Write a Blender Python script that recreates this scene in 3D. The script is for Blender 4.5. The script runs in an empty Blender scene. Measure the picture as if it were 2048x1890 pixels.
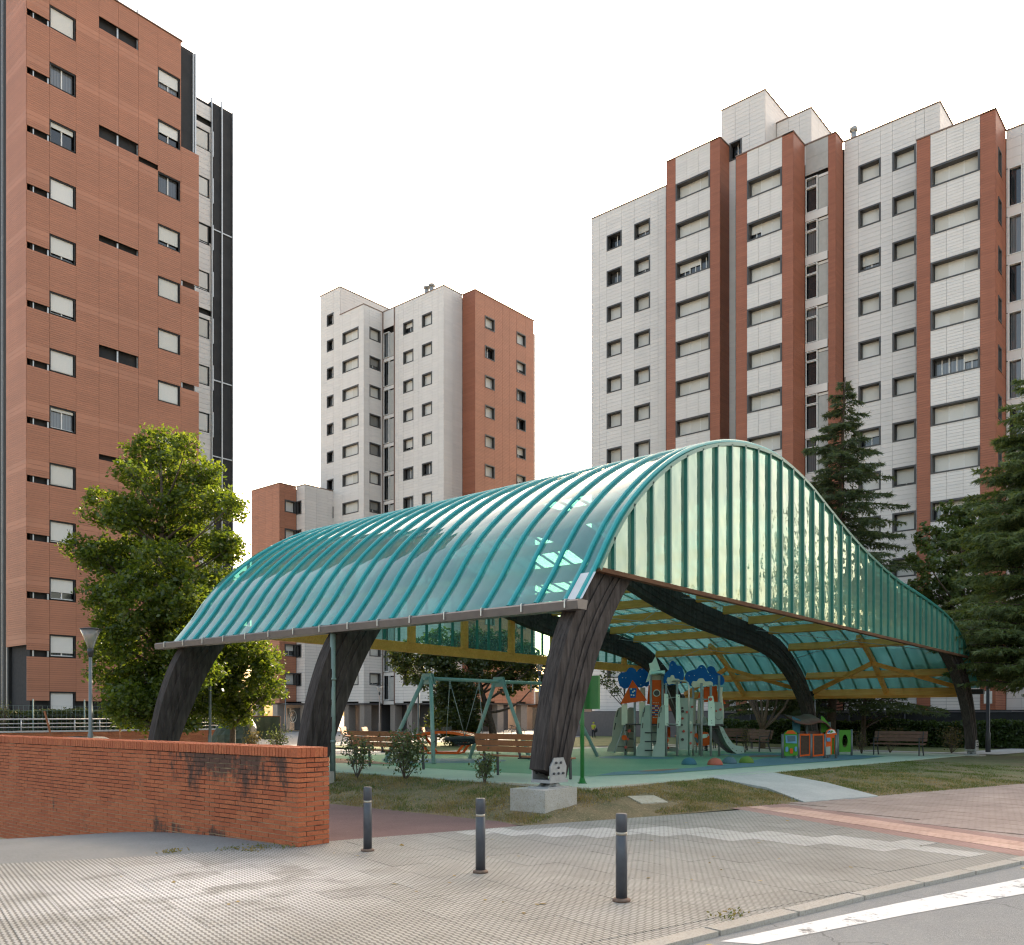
import bpy, math, random
import numpy as np
from mathutils import Vector, Matrix
R = math.radians
S = bpy.context.scene
COL = S.collection
rnd = random.Random(7)

# ------------------------------------------------------------ camera, sky, sun, exposure
HEAD = math.atan2(0.6513276, 0.7587967)          # the camera looks 40.6 deg from +x
cam_d = bpy.data.cameras.new('camera'); cam = bpy.data.objects.new('camera', cam_d); COL.objects.link(cam)
cam.location = (0, 0, 1.6); cam.rotation_euler = (R(90), 0, HEAD - R(90))
cam_d.sensor_width = 36; cam_d.lens = 36 * 1780 / 2048
cam_d.shift_y = (1430 - 945) / 2048
cam_d.clip_start = 0.1; cam_d.clip_end = 3000
S.camera = cam
SUN_EL, SUN_AZ = R(27), math.atan2(0.40, 1.0)    # sun stands behind the right tower, in the gap to the middle one
world = bpy.data.worlds.new('World'); S.world = world; world.use_nodes = True
wn = world.node_tree; bg = wn.nodes['Background']
sky = wn.nodes.new('ShaderNodeTexSky'); sky.sky_type = 'NISHITA'; sky.sun_disc = False
sky.sun_elevation = SUN_EL; sky.sun_rotation = R(90) - SUN_AZ
sky.air_density = 1.0; sky.dust_density = 5.0; sky.ozone_density = 1.0
bg.inputs['Strength'].default_value = 0.15
wb = wn.nodes.new('ShaderNodeMix'); wb.data_type = 'RGBA'; wb.blend_type = 'MULTIPLY'; wb.inputs[0].default_value = 1.0; wb.inputs[7].default_value = (1.15, 1.0, 0.81, 1)
wn.links.new(sky.outputs[0], wb.inputs[6]); wn.links.new(wb.outputs[2], bg.inputs[0])      # the camera's warm white balance, the same over the whole sky
sun_d = bpy.data.lights.new('sun', 'SUN'); sun_d.energy = 2.8; sun_d.angle = R(0.6); sun_d.color = (1.0, 0.86, 0.66)
sun = bpy.data.objects.new('sun', sun_d); COL.objects.link(sun)
sdir = Vector((math.cos(SUN_EL) * math.cos(SUN_AZ), math.cos(SUN_EL) * math.sin(SUN_AZ), math.sin(SUN_EL)))
sun.rotation_euler = sdir.to_track_quat('Z', 'Y').to_euler(); sun.location = (60, 20, 80)
vs = S.view_settings; vs.view_transform = 'Standard'; vs.look = 'None'; vs.exposure = 2.05; vs.gamma = 1; vs.use_curve_mapping = False
S.cycles.max_bounces = 10; S.cycles.transparent_max_bounces = 40; S.cycles.diffuse_bounces = 4; S.cycles.glossy_bounces = 4
S.cycles.filter_width = 1.25
S.cycles.caustics_reflective = False; S.cycles.caustics_refractive = False

# ------------------------------------------------------------ materials
def new_mat(name):
    m = bpy.data.materials.new(name); m.use_nodes = True
    nt = m.node_tree; b = nt.nodes['Principled BSDF']
    return m, nt, b
def node(nt, typ, **kw):
    n = nt.nodes.new(typ)
    for k, v in kw.items():
        if k in n.inputs: n.inputs[k].default_value = v
        else: setattr(n, k, v)
    return n
def mixc(nt, fac, a, b, mode='MIX'):
    n = nt.nodes.new('ShaderNodeMix'); n.data_type = 'RGBA'; n.blend_type = mode
    for s, v in ((0, fac), (6, a), (7, b)):
        if hasattr(v, 'is_linked') or hasattr(v, 'links'): nt.links.new(v, n.inputs[s])
        else: n.inputs[s].default_value = v if s == 0 else (*v, 1)
    return n.outputs[2]
def mth(nt, op, a, b=None, c=None, clamp=False):
    n = nt.nodes.new('ShaderNodeMath'); n.operation = op; n.use_clamp = clamp
    for i, v in enumerate((a, b, c)):
        if v is None: continue
        if hasattr(v, 'links'): nt.links.new(v, n.inputs[i])
        else: n.inputs[i].default_value = v
    return n.outputs[0]
def rng(nt, v, a, b, c=0.0, d=1.0):
    n = nt.nodes.new('ShaderNodeMapRange'); n.clamp = True
    nt.links.new(v, n.inputs[0])
    for i, q in enumerate((a, b, c, d)): n.inputs[i + 1].default_value = q
    return n.outputs[0]
def pos(nt): return nt.nodes.new('ShaderNodeNewGeometry').outputs['Position']
def noise(nt, scale, vec=None, detail=4, rough=0.55, stretch=None):
    if vec is None: vec = pos(nt)
    if stretch:
        v = nt.nodes.new('ShaderNodeVectorMath'); v.operation = 'MULTIPLY'; nt.links.new(vec, v.inputs[0]); v.inputs[1].default_value = stretch; vec = v.outputs[0]
    n = node(nt, 'ShaderNodeTexNoise', Scale=scale, Detail=detail, Roughness=rough); nt.links.new(vec, n.inputs['Vector'])
    return n.outputs['Fac']
def piece_random(nt):
    g = nt.nodes.new('ShaderNodeNewGeometry'); o = nt.nodes.new('ShaderNodeObjectInfo')
    return mth(nt, 'FRACT', mth(nt, 'ADD', g.outputs['Random Per Island'], o.outputs['Random']))
def bump(nt, b, h, strength=0.3, dist=0.02):
    n = nt.nodes.new('ShaderNodeBump'); n.inputs['Strength'].default_value = strength; n.inputs['Distance'].default_value = dist
    nt.links.new(h, n.inputs['Height']); nt.links.new(n.outputs[0], b.inputs['Normal'])
def dark(c, k): return tuple(x * k for x in c)
def simple(name, col, rough=0.6, metal=0.0, var=0.08, nscale=6.0, bmp=0.0, bscale=60.0, spec=0.5, piece=0.0, grime=0.0, streak=0.0):
    m, nt, b = new_mat(name)
    c = mixc(nt, rng(nt, noise(nt, nscale), 0.3, 0.7), dark(col, 1 - var), dark(col, 1 + var))
    if piece: c = mixc(nt, piece_random(nt), dark((1, 1, 1), 1 - piece), (1, 1, 1)), c
    if piece: c = mixc(nt, 1.0, c[0], c[1], 'MULTIPLY')
    if streak: c = mixc(nt, mth(nt, 'MULTIPLY', rng(nt, noise(nt, 1.4, detail=6, rough=0.65, stretch=(1, 1, 0.06)), 0.42, 0.72), streak), c, dark(col, 0.45))
    if grime: c = mixc(nt, mth(nt, 'MULTIPLY', rng(nt, noise(nt, 2.3, detail=8, rough=0.7), 0.5, 0.75), grime), c, dark(col, 0.35))
    nt.links.new(c, b.inputs['Base Color']); b.inputs['Roughness'].default_value = rough; b.inputs['Metallic'].default_value = metal
    b.inputs['Specular IOR Level'].default_value = spec
    if bmp: bump(nt, b, noise(nt, bscale), bmp, 0.01)
    return m
M = {}
M['terracotta'] = simple('terracotta_panel', (0.42, 0.176, 0.100), 0.6, var=0.06, nscale=0.5, piece=0.09, streak=0.10)
M['terracotta_band'] = simple('terracotta_band_panel', (0.445, 0.192, 0.112), 0.6, var=0.05, nscale=0.5, piece=0.10)
M['terracotta_dark'] = simple('terracotta_strip', (0.36, 0.125, 0.066), 0.6, var=0.05, nscale=0.5, piece=0.14, streak=0.12)
M['white_panel'] = simple('white_ceramic_panel', (0.735, 0.68, 0.63), 0.5, var=0.03, nscale=0.4, piece=0.06, streak=0.10)
M['grey_panel'] = simple('grey_render', (0.42, 0.40, 0.37), 0.8, var=0.08, nscale=3)
M['core'] = simple('wall_core', (0.035, 0.033, 0.033), 0.9, var=0.2)
M['membrane'] = simple('black_insulation_membrane', (0.022, 0.021, 0.021), 0.75, var=0.35, nscale=1.1, bmp=0.5, bscale=3.0)
M['casing'] = simple('grey_window_casing', (0.065, 0.062, 0.060), 0.5)
M['black_casing'] = simple('black_window_gap', (0.02, 0.02, 0.02), 0.7)
M['coping'] = simple('brown_parapet_cap', (0.20, 0.13, 0.10), 0.5)
M['white_frame'] = simple('white_window_frame', (0.72, 0.70, 0.66), 0.45)
M['rail_metal'] = simple('galvanised_rail', (0.50, 0.50, 0.49), 0.45, 0.7)
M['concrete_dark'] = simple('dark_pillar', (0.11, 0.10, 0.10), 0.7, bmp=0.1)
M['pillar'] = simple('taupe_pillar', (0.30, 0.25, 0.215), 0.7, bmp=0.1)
M['shop'] = simple('shop_wall', (0.50, 0.38, 0.30), 0.7, nscale=1)
M['steel'] = simple('brushed_steel', (0.55, 0.55, 0.54), 0.35, 0.9)
M['band'] = simple('bollard_band', (0.42, 0.37, 0.30), 0.4, 0.5)
M['galv'] = simple('galvanised_steel', (0.36, 0.37, 0.37), 0.55, 0.45, var=0.12, nscale=10)
M['dark_metal'] = simple('dark_grey_metal', (0.045, 0.047, 0.052), 0.45, 0.2, var=0.15)
M['bollard'] = simple('anthracite_bollard_paint', (0.058, 0.062, 0.074), 0.42, 0.0, var=0.14, nscale=14, bmp=0.05)
M['rust'] = simple('rusty_flange', (0.16, 0.10, 0.07), 0.75, var=0.3, nscale=30)
M['teal_rib'] = simple('teal_painted_rib', (0.016, 0.31, 0.315), 0.4, var=0.06)
M['teal_mull'] = simple('green_teal_mullion', (0.028, 0.165, 0.130), 0.35, var=0.06)
M['pole_green'] = simple('grey_green_pole', (0.20, 0.27, 0.24), 0.45, 0.2, var=0.1)
M['pole_grey'] = simple('grey_lamp_pole', (0.16, 0.18, 0.18), 0.45, 0.3, var=0.1)
M['swing_teal'] = simple('mint_swing_paint', (0.24, 0.345, 0.325), 0.45, var=0.08)
M['gutter'] = simple('grey_brown_gutter', (0.155, 0.135, 0.125), 0.45, 0.25, var=0.12, nscale=4)
M['white_flash'] = simple('white_flashing', (0.62, 0.62, 0.62), 0.4)
M['green_post'] = simple('green_sign_paint', (0.02, 0.16, 0.03), 0.4, var=0.06)
M['bench_wood'] = simple('varnished_bench_slat', (0.30, 0.115, 0.050), 0.5, var=0.15, nscale=9, piece=0.12)
M['bench_wood2'] = simple('brown_bench_slat', (0.16, 0.075, 0.050), 0.55, var=0.15, nscale=9, piece=0.12)
M['orange'] = simple('orange_plate', (0.68, 0.10, 0.014), 0.6, var=0.05, spec=0.2)
M['blue'] = simple('blue_plate', (0.002, 0.105, 0.36), 0.6, var=0.05, spec=0.2)
M['mint'] = simple('pale_mint_plate', (0.72, 0.84, 0.74), 0.6, var=0.04, spec=0.2)
M['cream'] = simple('cream_plate', (0.70, 0.68, 0.55), 0.6, var=0.04, spec=0.2)
M['sage'] = simple('grey_green_plate', (0.36, 0.42, 0.37), 0.6, var=0.05, spec=0.2)
M['taupe'] = simple('taupe_plate', (0.38, 0.37, 0.305), 0.6, var=0.05, spec=0.2)
M['red_ball'] = simple('red_knob', (0.45, 0.045, 0.025), 0.4)
M['lime'] = simple('lime_green_plate', (0.085, 0.27, 0.03), 0.6, var=0.05, spec=0.2)
M['dark_panel'] = simple('dark_slatted_panel', (0.045, 0.04, 0.04), 0.5)
M['brown_roof'] = simple('brown_play_roof', (0.13, 0.05, 0.032), 0.5)
M['lightblue'] = simple('light_blue_plate', (0.10, 0.28, 0.46), 0.4)
M['rope'] = simple('dark_rope', (0.03, 0.03, 0.03), 0.8)
M['rubber_black'] = simple('black_net_rubber', (0.018, 0.02, 0.02), 0.6)
M['table_dark'] = simple('dark_table_top', (0.035, 0.05, 0.05), 0.25)
M['dome_blue'] = simple('blue_rubber_dome', (0.045, 0.14, 0.19), 0.85, var=0.12, nscale=60, bmp=0.3, bscale=160)
M['dome_red'] = simple('red_rubber_dome', (0.46, 0.12, 0.075), 0.85, var=0.12, nscale=60, bmp=0.3, bscale=160)
M['dome_grey'] = simple('slate_rubber_dome', (0.085, 0.145, 0.175), 0.85, var=0.12, nscale=60, bmp=0.3, bscale=160)
M['dome_green'] = simple('green_rubber_dome', (0.13, 0.22, 0.035), 0.85, var=0.12, nscale=60, bmp=0.3, bscale=160)
M['bark'] = simple('bark', (0.085, 0.062, 0.045), 0.9, var=0.35, nscale=12, bmp=0.7, bscale=30)
M['bark_pale'] = simple('pale_bark', (0.17, 0.125, 0.085), 0.85, var=0.25, nscale=12, bmp=0.4, bscale=30)
M['tarp'] = simple('dark_green_tarp', (0.025, 0.043, 0.022), 0.6, var=0.3, nscale=4, bmp=0.6, bscale=6)
M['tarp_beige'] = simple('beige_plastic', (0.55, 0.45, 0.33), 0.4, var=0.2, nscale=5, bmp=0.6, bscale=7)
M['white_paint'] = simple('white_car_paint', (0.72, 0.72, 0.72), 0.25)
M['mesh_black'] = simple('black_fence_mesh', (0.022, 0.023, 0.024), 0.85, var=0.25, nscale=3)
M['skin'] = simple('skin', (0.45, 0.25, 0.17), 0.6)
M['cloth_yellow'] = simple('yellow_green_shirt', (0.42, 0.45, 0.03), 0.8)
M['cloth_dark'] = simple('dark_cloth', (0.025, 0.025, 0.03), 0.85)
M['cloth_white'] = simple('white_cloth', (0.6, 0.58, 0.54), 0.85)
M['hair'] = simple('dark_hair', (0.02, 0.015, 0.012), 0.6)
M['awning_red'] = simple('red_awning', (0.30, 0.03, 0.03), 0.7)
M['awning_white'] = simple('white_awning', (0.65, 0.62, 0.58), 0.7)

def shutter_mat(name, col):
    m, nt, b = new_mat(name)
    sp = nt.nodes.new('ShaderNodeSeparateXYZ'); nt.links.new(pos(nt), sp.inputs[0])
    w = mth(nt, 'FRACT', mth(nt, 'MULTIPLY', sp.outputs[2], 1 / 0.055))
    c = mixc(nt, rng(nt, w, 0.0, 0.22), dark(col, 0.72), col)
    c = mixc(nt, 1.0, c, mixc(nt, piece_random(nt), (0.86, 0.84, 0.80), (1, 1, 1)), 'MULTIPLY')
    nt.links.new(c, b.inputs['Base Color']); b.inputs['Roughness'].default_value = 0.55
    bump(nt, b, w, 0.35, 0.006)
    return m
M['shutter'] = shutter_mat('cream_roller_shutter', (0.72, 0.695, 0.645))
M['shutter_grey'] = shutter_mat('grey_roller_shutter', (0.27, 0.26, 0.24))

def pane_mat():
    m, nt, b = new_mat('window_glass')
    c = mixc(nt, rng(nt, piece_random(nt), 0.45, 0.75), (0.02, 0.022, 0.024), (0.16, 0.165, 0.17))
    sp = nt.nodes.new('ShaderNodeSeparateXYZ'); nt.links.new(pos(nt), sp.inputs[0])
    f = mth(nt, 'SINE', mth(nt, 'MULTIPLY', mth(nt, 'ADD', sp.outputs[0], sp.outputs[1]), 45))
    c = mixc(nt, mth(nt, 'MULTIPLY', rng(nt, f, -0.4, 0.8), 0.35), c, (0.02, 0.02, 0.02))
    nt.links.new(c, b.inputs['Base Color']); b.inputs['Roughness'].default_value = 0.04
    b.inputs['Specular IOR Level'].default_value = 0.9
    return m
M['pane'] = pane_mat()

def glass_mat(name, tint, body, bodyfac, rough=0.03, wav=0.0, ior=1.5, wscale=1.2, gcol=(1, 1, 1)):
    m, nt, b = new_mat(name); nt.nodes.remove(b)
    out = nt.nodes['Material Output']
    tr = node(nt, 'ShaderNodeBsdfTransparent'); tr.inputs[0].default_value = (*tint, 1)
    gl = node(nt, 'ShaderNodeBsdfGlossy'); gl.inputs['Roughness'].default_value = rough; gl.inputs[0].default_value = (*gcol, 1)
    df = node(nt, 'ShaderNodeBsdfDiffuse'); df.inputs[0].default_value = (*body, 1)
    tl = node(nt, 'ShaderNodeBsdfTranslucent'); tl.inputs[0].default_value = (*body, 1)
    ad = nt.nodes.new('ShaderNodeMixShader'); ad.inputs[0].default_value = 0.5; nt.links.new(df.outputs[0], ad.inputs[1]); nt.links.new(tl.outputs[0], ad.inputs[2])
    fac = rng(nt, noise(nt, 0.9, detail=4, rough=0.5, stretch=(0.5, 3.0, 0.5)), 0.3, 0.7, bodyfac * 0.86, bodyfac * 1.14)
    m1 = nt.nodes.new('ShaderNodeMixShader'); nt.links.new(fac, m1.inputs[0]); nt.links.new(tr.outputs[0], m1.inputs[1]); nt.links.new(ad.outputs[0], m1.inputs[2])
    fr = node(nt, 'ShaderNodeFresnel', IOR=ior); bf = nt.nodes.new('ShaderNodeNewGeometry')   # a thin sheet reflects alike on both sides
    nt.links.new(mth(nt, 'ADD', mth(nt, 'MULTIPLY', bf.outputs['Backfacing'], 1/ior - ior), ior), fr.inputs['IOR'])
    m2 = nt.nodes.new('ShaderNodeMixShader'); nt.links.new(fr.outputs[0], m2.inputs[0]); nt.links.new(m1.outputs[0], m2.inputs[1]); nt.links.new(gl.outputs[0], m2.inputs[2])
    if wav:
        bp = nt.nodes.new('ShaderNodeBump'); bp.inputs['Strength'].default_value = 1.0; bp.inputs['Distance'].default_value = wav
        nt.links.new(noise(nt, wscale, detail=2), bp.inputs['Height']); nt.links.new(bp.outputs[0], gl.inputs['Normal']); nt.links.new(bp.outputs[0], fr.inputs['Normal'])
    nt.links.new(m2.outputs[0], out.inputs[0])
    return m
M['roof_glass'] = glass_mat('teal_roof_sheet', (0.31, 0.58, 0.56), (0.22, 0.73, 0.715), 0.43, 0.025, 0.010, 1.60, 1.3)
M['gable_glass'] = glass_mat('green_gable_sheet', (0.36, 0.68, 0.56), (0.46, 0.72, 0.54), 0.50, 0.012, 0.026, 2.4, 1.5, (0.86, 1.0, 0.88))
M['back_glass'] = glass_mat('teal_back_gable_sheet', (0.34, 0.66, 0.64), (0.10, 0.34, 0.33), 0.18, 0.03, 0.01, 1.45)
M['lamp_glass'] = glass_mat('lamp_diffuser', (0.75, 0.75, 0.75), (0.6, 0.6, 0.6), 0.35, 0.1)

def wood_mat(name, c1, c2, vec_stretch, rough=0.75, cr=0.15, spec=0.5):
    m, nt, b = new_mat(name)
    n = noise(nt, 1.0, detail=8, rough=0.7, stretch=vec_stretch)
    big = noise(nt, 1.3, detail=3)
    c = mixc(nt, rng(nt, n, 0.35, 0.68), c1, c2)
    c = mixc(nt, mth(nt, 'MULTIPLY', rng(nt, big, 0.48, 0.75), 0.5), c, dark(c1, 0.8))
    nt.links.new(c, b.inputs['Base Color']); b.inputs['Roughness'].default_value = rough; b.inputs['Specular IOR Level'].default_value = spec
    bump(nt, b, n, 0.4, cr * 0.05)
    return m
M['beam'] = wood_mat('weathered_dark_glulam', (0.024, 0.019, 0.017), (0.088, 0.073, 0.066), (9, 26, 1.1), 0.85, spec=0.25)
M['purlin'] = wood_mat('yellow_glulam', (0.60, 0.245, 0.03), (0.76, 0.37, 0.075), (14, 1.2, 14), 0.6)
M['trim_wood'] = wood_mat('brown_edge_board', (0.10, 0.05, 0.028), (0.17, 0.09, 0.05), (2, 14, 14), 0.9, spec=0.15)

def brick_mat(name, c1, c2, soot):
    m, nt, b = new_mat(name)
    r = piece_random(nt)
    c = mixc(nt, r, c1, c2)
    c = mixc(nt, rng(nt, noise(nt, 40, detail=5), 0.42, 0.75), c, dark(c1, 0.72))
    if soot:
        sp = nt.nodes.new('ShaderNodeSeparateXYZ'); nt.links.new(pos(nt), sp.inputs[0])
        z, y = sp.outputs[2], sp.outputs[1]
        st = noise(nt, 2.2, detail=7, rough=0.75, stretch=(1, 1.2, 0.55))
        top = mth(nt, 'MULTIPLY', rng(nt, z, 0.35, 1.0), rng(nt, z, 1.075, 1.08, 1, 0.1))
        ya = mth(nt, 'MULTIPLY', rng(nt, y, 9.0, 9.3), rng(nt, y, 11.4, 13.2, 1, 0.0))
        f = rng(nt, mth(nt, 'ADD', st, mth(nt, 'MULTIPLY', mth(nt, 'MULTIPLY', top, ya), 0.21)), 0.60, 0.70)
        low = mth(nt, 'MULTIPLY', mth(nt, 'MULTIPLY', rng(nt, z, 0.16, 0.02), rng(nt, y, 10.0, 10.6)), mth(nt, 'MULTIPLY', rng(nt, y, 13.2, 12.4, 0, 1), 0.17))
        f2 = rng(nt, mth(nt, 'ADD', st, low), 0.62, 0.72)
        c = mixc(nt, mth(nt, 'MULTIPLY', mth(nt, 'MAXIMUM', f, f2), 0.88), c, (0.045, 0.028, 0.022))
        wh = rng(nt, noise(nt, 3.0, detail=8, rough=0.8, stretch=(1, 1.6, 0.6)), 0.64, 0.76)
        c = mixc(nt, mth(nt, 'MULTIPLY', mth(nt, 'MULTIPLY', wh, ya), 0.55), c, (0.55, 0.48, 0.44))
    nt.links.new(c, b.inputs['Base Color']); b.inputs['Roughness'].default_value = 0.8
    bump(nt, b, noise(nt, 90, detail=4), 0.35, 0.006)
    return m
M['brick'] = brick_mat('orange_red_brick', (0.40, 0.098, 0.036), (0.50, 0.145, 0.055), True)
M['brick2'] = brick_mat('old_orange_brick', (0.36, 0.12, 0.05), (0.45, 0.17, 0.07), False)
def mortar_mat():
    m, nt, b = new_mat('brick_mortar')
    sp = nt.nodes.new('ShaderNodeSeparateXYZ'); nt.links.new(pos(nt), sp.inputs[0])
    n = noise(nt, 1.5, detail=5)
    f = rng(nt, mth(nt, 'ADD', n, mth(nt, 'MULTIPLY', rng(nt, sp.outputs[2], 0.55, 0.05), 0.22)), 0.52, 0.66)
    nt.links.new(mixc(nt, f, (0.060, 0.045, 0.036), (0.46, 0.34, 0.22)), b.inputs['Base Color']); b.inputs['Roughness'].default_value = 0.95
    return m
M['mortar'] = mortar_mat()

KA = math.atan2(-0.25, 1.0)                        # the street runs 14 deg off the +x axis
def tile_mat(name, c1, c2, groove=0.45, white=False, px=0.042, py=0.085, studs=True, bs=0.6):
    m, nt, b = new_mat(name)
    vr = nt.nodes.new('ShaderNodeVectorRotate'); vr.rotation_type = 'Z_AXIS'; vr.inputs['Angle'].default_value = -KA
    p = pos(nt); nt.links.new(p, vr.inputs['Vector'])
    sp = nt.nodes.new('ShaderNodeSeparateXYZ'); nt.links.new(vr.outputs[0], sp.inputs[0])
    u = mth(nt, 'MULTIPLY', sp.outputs[0], 1 / px); v = mth(nt, 'MULTIPLY', sp.outputs[1], 1 / py)
    a = mth(nt, 'ABSOLUTE', mth(nt, 'SUBTRACT', mth(nt, 'FRACT', u), 0.5))
    e = mth(nt, 'ABSOLUTE', mth(nt, 'SUBTRACT', mth(nt, 'FRACT', mth(nt, 'ADD', v, mth(nt, 'MULTIPLY', mth(nt, 'FLOOR', u), 0.5))), 0.5))
    st = rng(nt, mth(nt, 'ADD', a, mth(nt, 'MULTIPLY', e, 0.62)), 0.36, 0.52, 1, 0)      # 1 on a stud, 0 in a groove
    c = mixc(nt, piece_random(nt), c1, c2)
    c = mixc(nt, rng(nt, noise(nt, 0.9, detail=7, rough=0.65), 0.38, 0.68), c, dark(c1, 0.80))
    c = mixc(nt, mth(nt, 'MULTIPLY', rng(nt, noise(nt, 22, detail=4), 0.5, 0.8), 0.5), c, dark(c2, 1.18))
    c = mixc(nt, mth(nt, 'MULTIPLY', rng(nt, noise(nt, 5.5, detail=6, rough=0.7), 0.60, 0.72), 0.45), c, dark(c1, 0.5))
    if white:
        s2 = nt.nodes.new('ShaderNodeSeparateXYZ'); nt.links.new(p, s2.inputs[0])
        d = nt.nodes.new('ShaderNodeVectorMath'); d.operation = 'DISTANCE'; nt.links.new(p, d.inputs[0]); d.inputs[1].default_value = (4.3, 7.6, 0)
        wf = mth(nt, 'MULTIPLY', rng(nt, d.outputs['Value'], 0.4, 2.3, 1, 0), rng(nt, mth(nt, 'ADD', noise(nt, 1.6, detail=6, rough=0.6), mth(nt, 'MULTIPLY', piece_random(nt), 0.25)), 0.48, 0.66))
        c = mixc(nt, mth(nt, 'MULTIPLY', wf, 0.85), c, (0.66, 0.65, 0.63))
    if studs: c = mixc(nt, st, mixc(nt, 1.0, c, (groove, groove * 0.97, groove * 0.92), 'MULTIPLY'), c)
    nt.links.new(c, b.inputs['Base Color']); b.inputs['Roughness'].default_value = 0.75
    h = mth(nt, 'ADD', st, mth(nt, 'MULTIPLY', noise(nt, 70), 0.4)) if studs else noise(nt, 70)
    bump(nt, b, h, bs, 0.006)
    return m
M['tile'] = tile_mat('grey_studded_tile', (0.325, 0.315, 0.282), (0.375, 0.365, 0.33), 0.42, True)
M['tile_light'] = tile_mat('pale_studded_tile', (0.53, 0.515, 0.475), (0.60, 0.585, 0.545), 0.42)
M['tile_pink'] = tile_mat('rose_tile', (0.35, 0.265, 0.23), (0.43, 0.335, 0.295), 0.8, px=0.1, py=0.1)
M['tile_rose'] = tile_mat('dusty_red_tile', (0.33, 0.19, 0.165), (0.40, 0.24, 0.21), 0.75)
M['tile_salmon'] = tile_mat('salmon_tile', (0.55, 0.34, 0.265), (0.64, 0.42, 0.335), 0.85, px=0.12, py=0.12)

def ground_mat(name, c1, c2, fine, finec, big=0.7, rough=0.9, bs=0.4, cracks=False, green=False):
    m, nt, b = new_mat(name)
    c = mixc(nt, rng(nt, noise(nt, big, detail=6, rough=0.65), 0.35, 0.65), c1, c2)
    if green:
        xs_ = nt.nodes.new('ShaderNodeSeparateXYZ'); nt.links.new(pos(nt), xs_.inputs[0])
        c = mixc(nt, mth(nt, 'MULTIPLY', rng(nt, xs_.outputs[0], 13, 23, 0.15, 0.9), rng(nt, noise(nt, 0.8, detail=5), 0.36, 0.60, 1, 0.25)), c, (0.085, 0.125, 0.032))
    c = mixc(nt, rng(nt, noise(nt, fine, detail=3), 0.50, 0.70), c, finec)
    c = mixc(nt, mth(nt, 'MULTIPLY', rng(nt, noise(nt, fine*0.27, detail=5, rough=0.7), 0.48, 0.72), 0.45), c, dark(c1, 0.72))
    if cracks:
        vo = node(nt, 'ShaderNodeTexVoronoi', Scale=0.35); vo.feature = 'DISTANCE_TO_EDGE'; 
        nz = nt.nodes.new('ShaderNodeVectorMath'); nz.operation = 'ADD'; nt.links.new(pos(nt), nz.inputs[0])
        nn = node(nt, 'ShaderNodeTexNoise', Scale=2.0, Detail=5.0); nt.links.new(pos(nt), nn.inputs['Vector']); nt.links.new(nn.outputs['Color'], nz.inputs[1])
        nt.links.new(nz.outputs[0], vo.inputs['Vector'])
        c = mixc(nt, rng(nt, vo.outputs['Distance'], 0.002, 0.006, 0.6, 0), c, dark(c1, 0.4))
    nt.links.new(c, b.inputs['Base Color']); b.inputs['Roughness'].default_value = rough
    bump(nt, b, noise(nt, fine * 1.3, detail=3), bs, 0.01)
    return m
M['asphalt'] = ground_mat('grey_worn_asphalt', (0.245, 0.247, 0.24), (0.305, 0.307, 0.297), 150, (0.42, 0.42, 0.40), 0.8, cracks=True, bs=1.0)
M['ramp'] = ground_mat('smooth_pale_asphalt', (0.185, 0.187, 0.176), (0.225, 0.226, 0.213), 110, (0.31, 0.31, 0.29), 0.9, bs=0.7)
M['red_path'] = ground_mat('dull_red_asphalt', (0.125, 0.066, 0.060), (0.175, 0.096, 0.086), 110, (0.24, 0.15, 0.13), 0.9)
M['concrete'] = ground_mat('pale_concrete', (0.35, 0.355, 0.34), (0.44, 0.445, 0.42), 50, (0.5, 0.5, 0.47), 1.1)
M['strip'] = ground_mat('pale_green_concrete', (0.36, 0.45, 0.36), (0.46, 0.51, 0.40), 45, (0.50, 0.53, 0.42), 0.6)
M['slab_side'] = ground_mat('raw_concrete', (0.40, 0.355, 0.27), (0.50, 0.47, 0.38), 30, (0.34, 0.28, 0.18), 1.5)
M['block'] = ground_mat('cast_concrete', (0.46, 0.44, 0.40), (0.37, 0.335, 0.265), 45, (0.30, 0.27, 0.21), 2.6, bs=0.3)
M['plaza'] = ground_mat('plaza_paving', (0.24, 0.235, 0.22), (0.29, 0.285, 0.27), 40, (0.33, 0.32, 0.30), 0.5)
M['rubber_green'] = ground_mat('green_playground_rubber', (0.115, 0.265, 0.165), (0.155, 0.30, 0.185), 120, (0.22, 0.35, 0.23), 0.5)
M['rubber_blue'] = ground_mat('blue_playground_rubber', (0.075, 0.165, 0.215), (0.10, 0.20, 0.245), 120, (0.16, 0.25, 0.28), 0.5)
M['rubber_red'] = ground_mat('brick_red_playground_rubber', (0.21, 0.12, 0.085), (0.25, 0.145, 0.10), 120, (0.28, 0.19, 0.14), 0.5)
M['kerb'] = ground_mat('granite_kerb', (0.37, 0.34, 0.29), (0.44, 0.41, 0.36), 60, (0.29, 0.26, 0.22), 0.9)
M['soil'] = ground_mat('dry_grass_soil', (0.085, 0.078, 0.032), (0.225, 0.152, 0.080), 34, (0.30, 0.22, 0.125), 1.5, bs=1.0, green=True)
M['lawn_far'] = ground_mat('lawn', (0.085, 0.125, 0.032), (0.150, 0.160, 0.055), 20, (0.20, 0.195, 0.085), 0.5, bs=0.8)
M['dirt'] = ground_mat('ground_dirt', (0.24, 0.22, 0.19), (0.30, 0.28, 0.25), 12, (0.34, 0.31, 0.28), 0.2)
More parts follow.
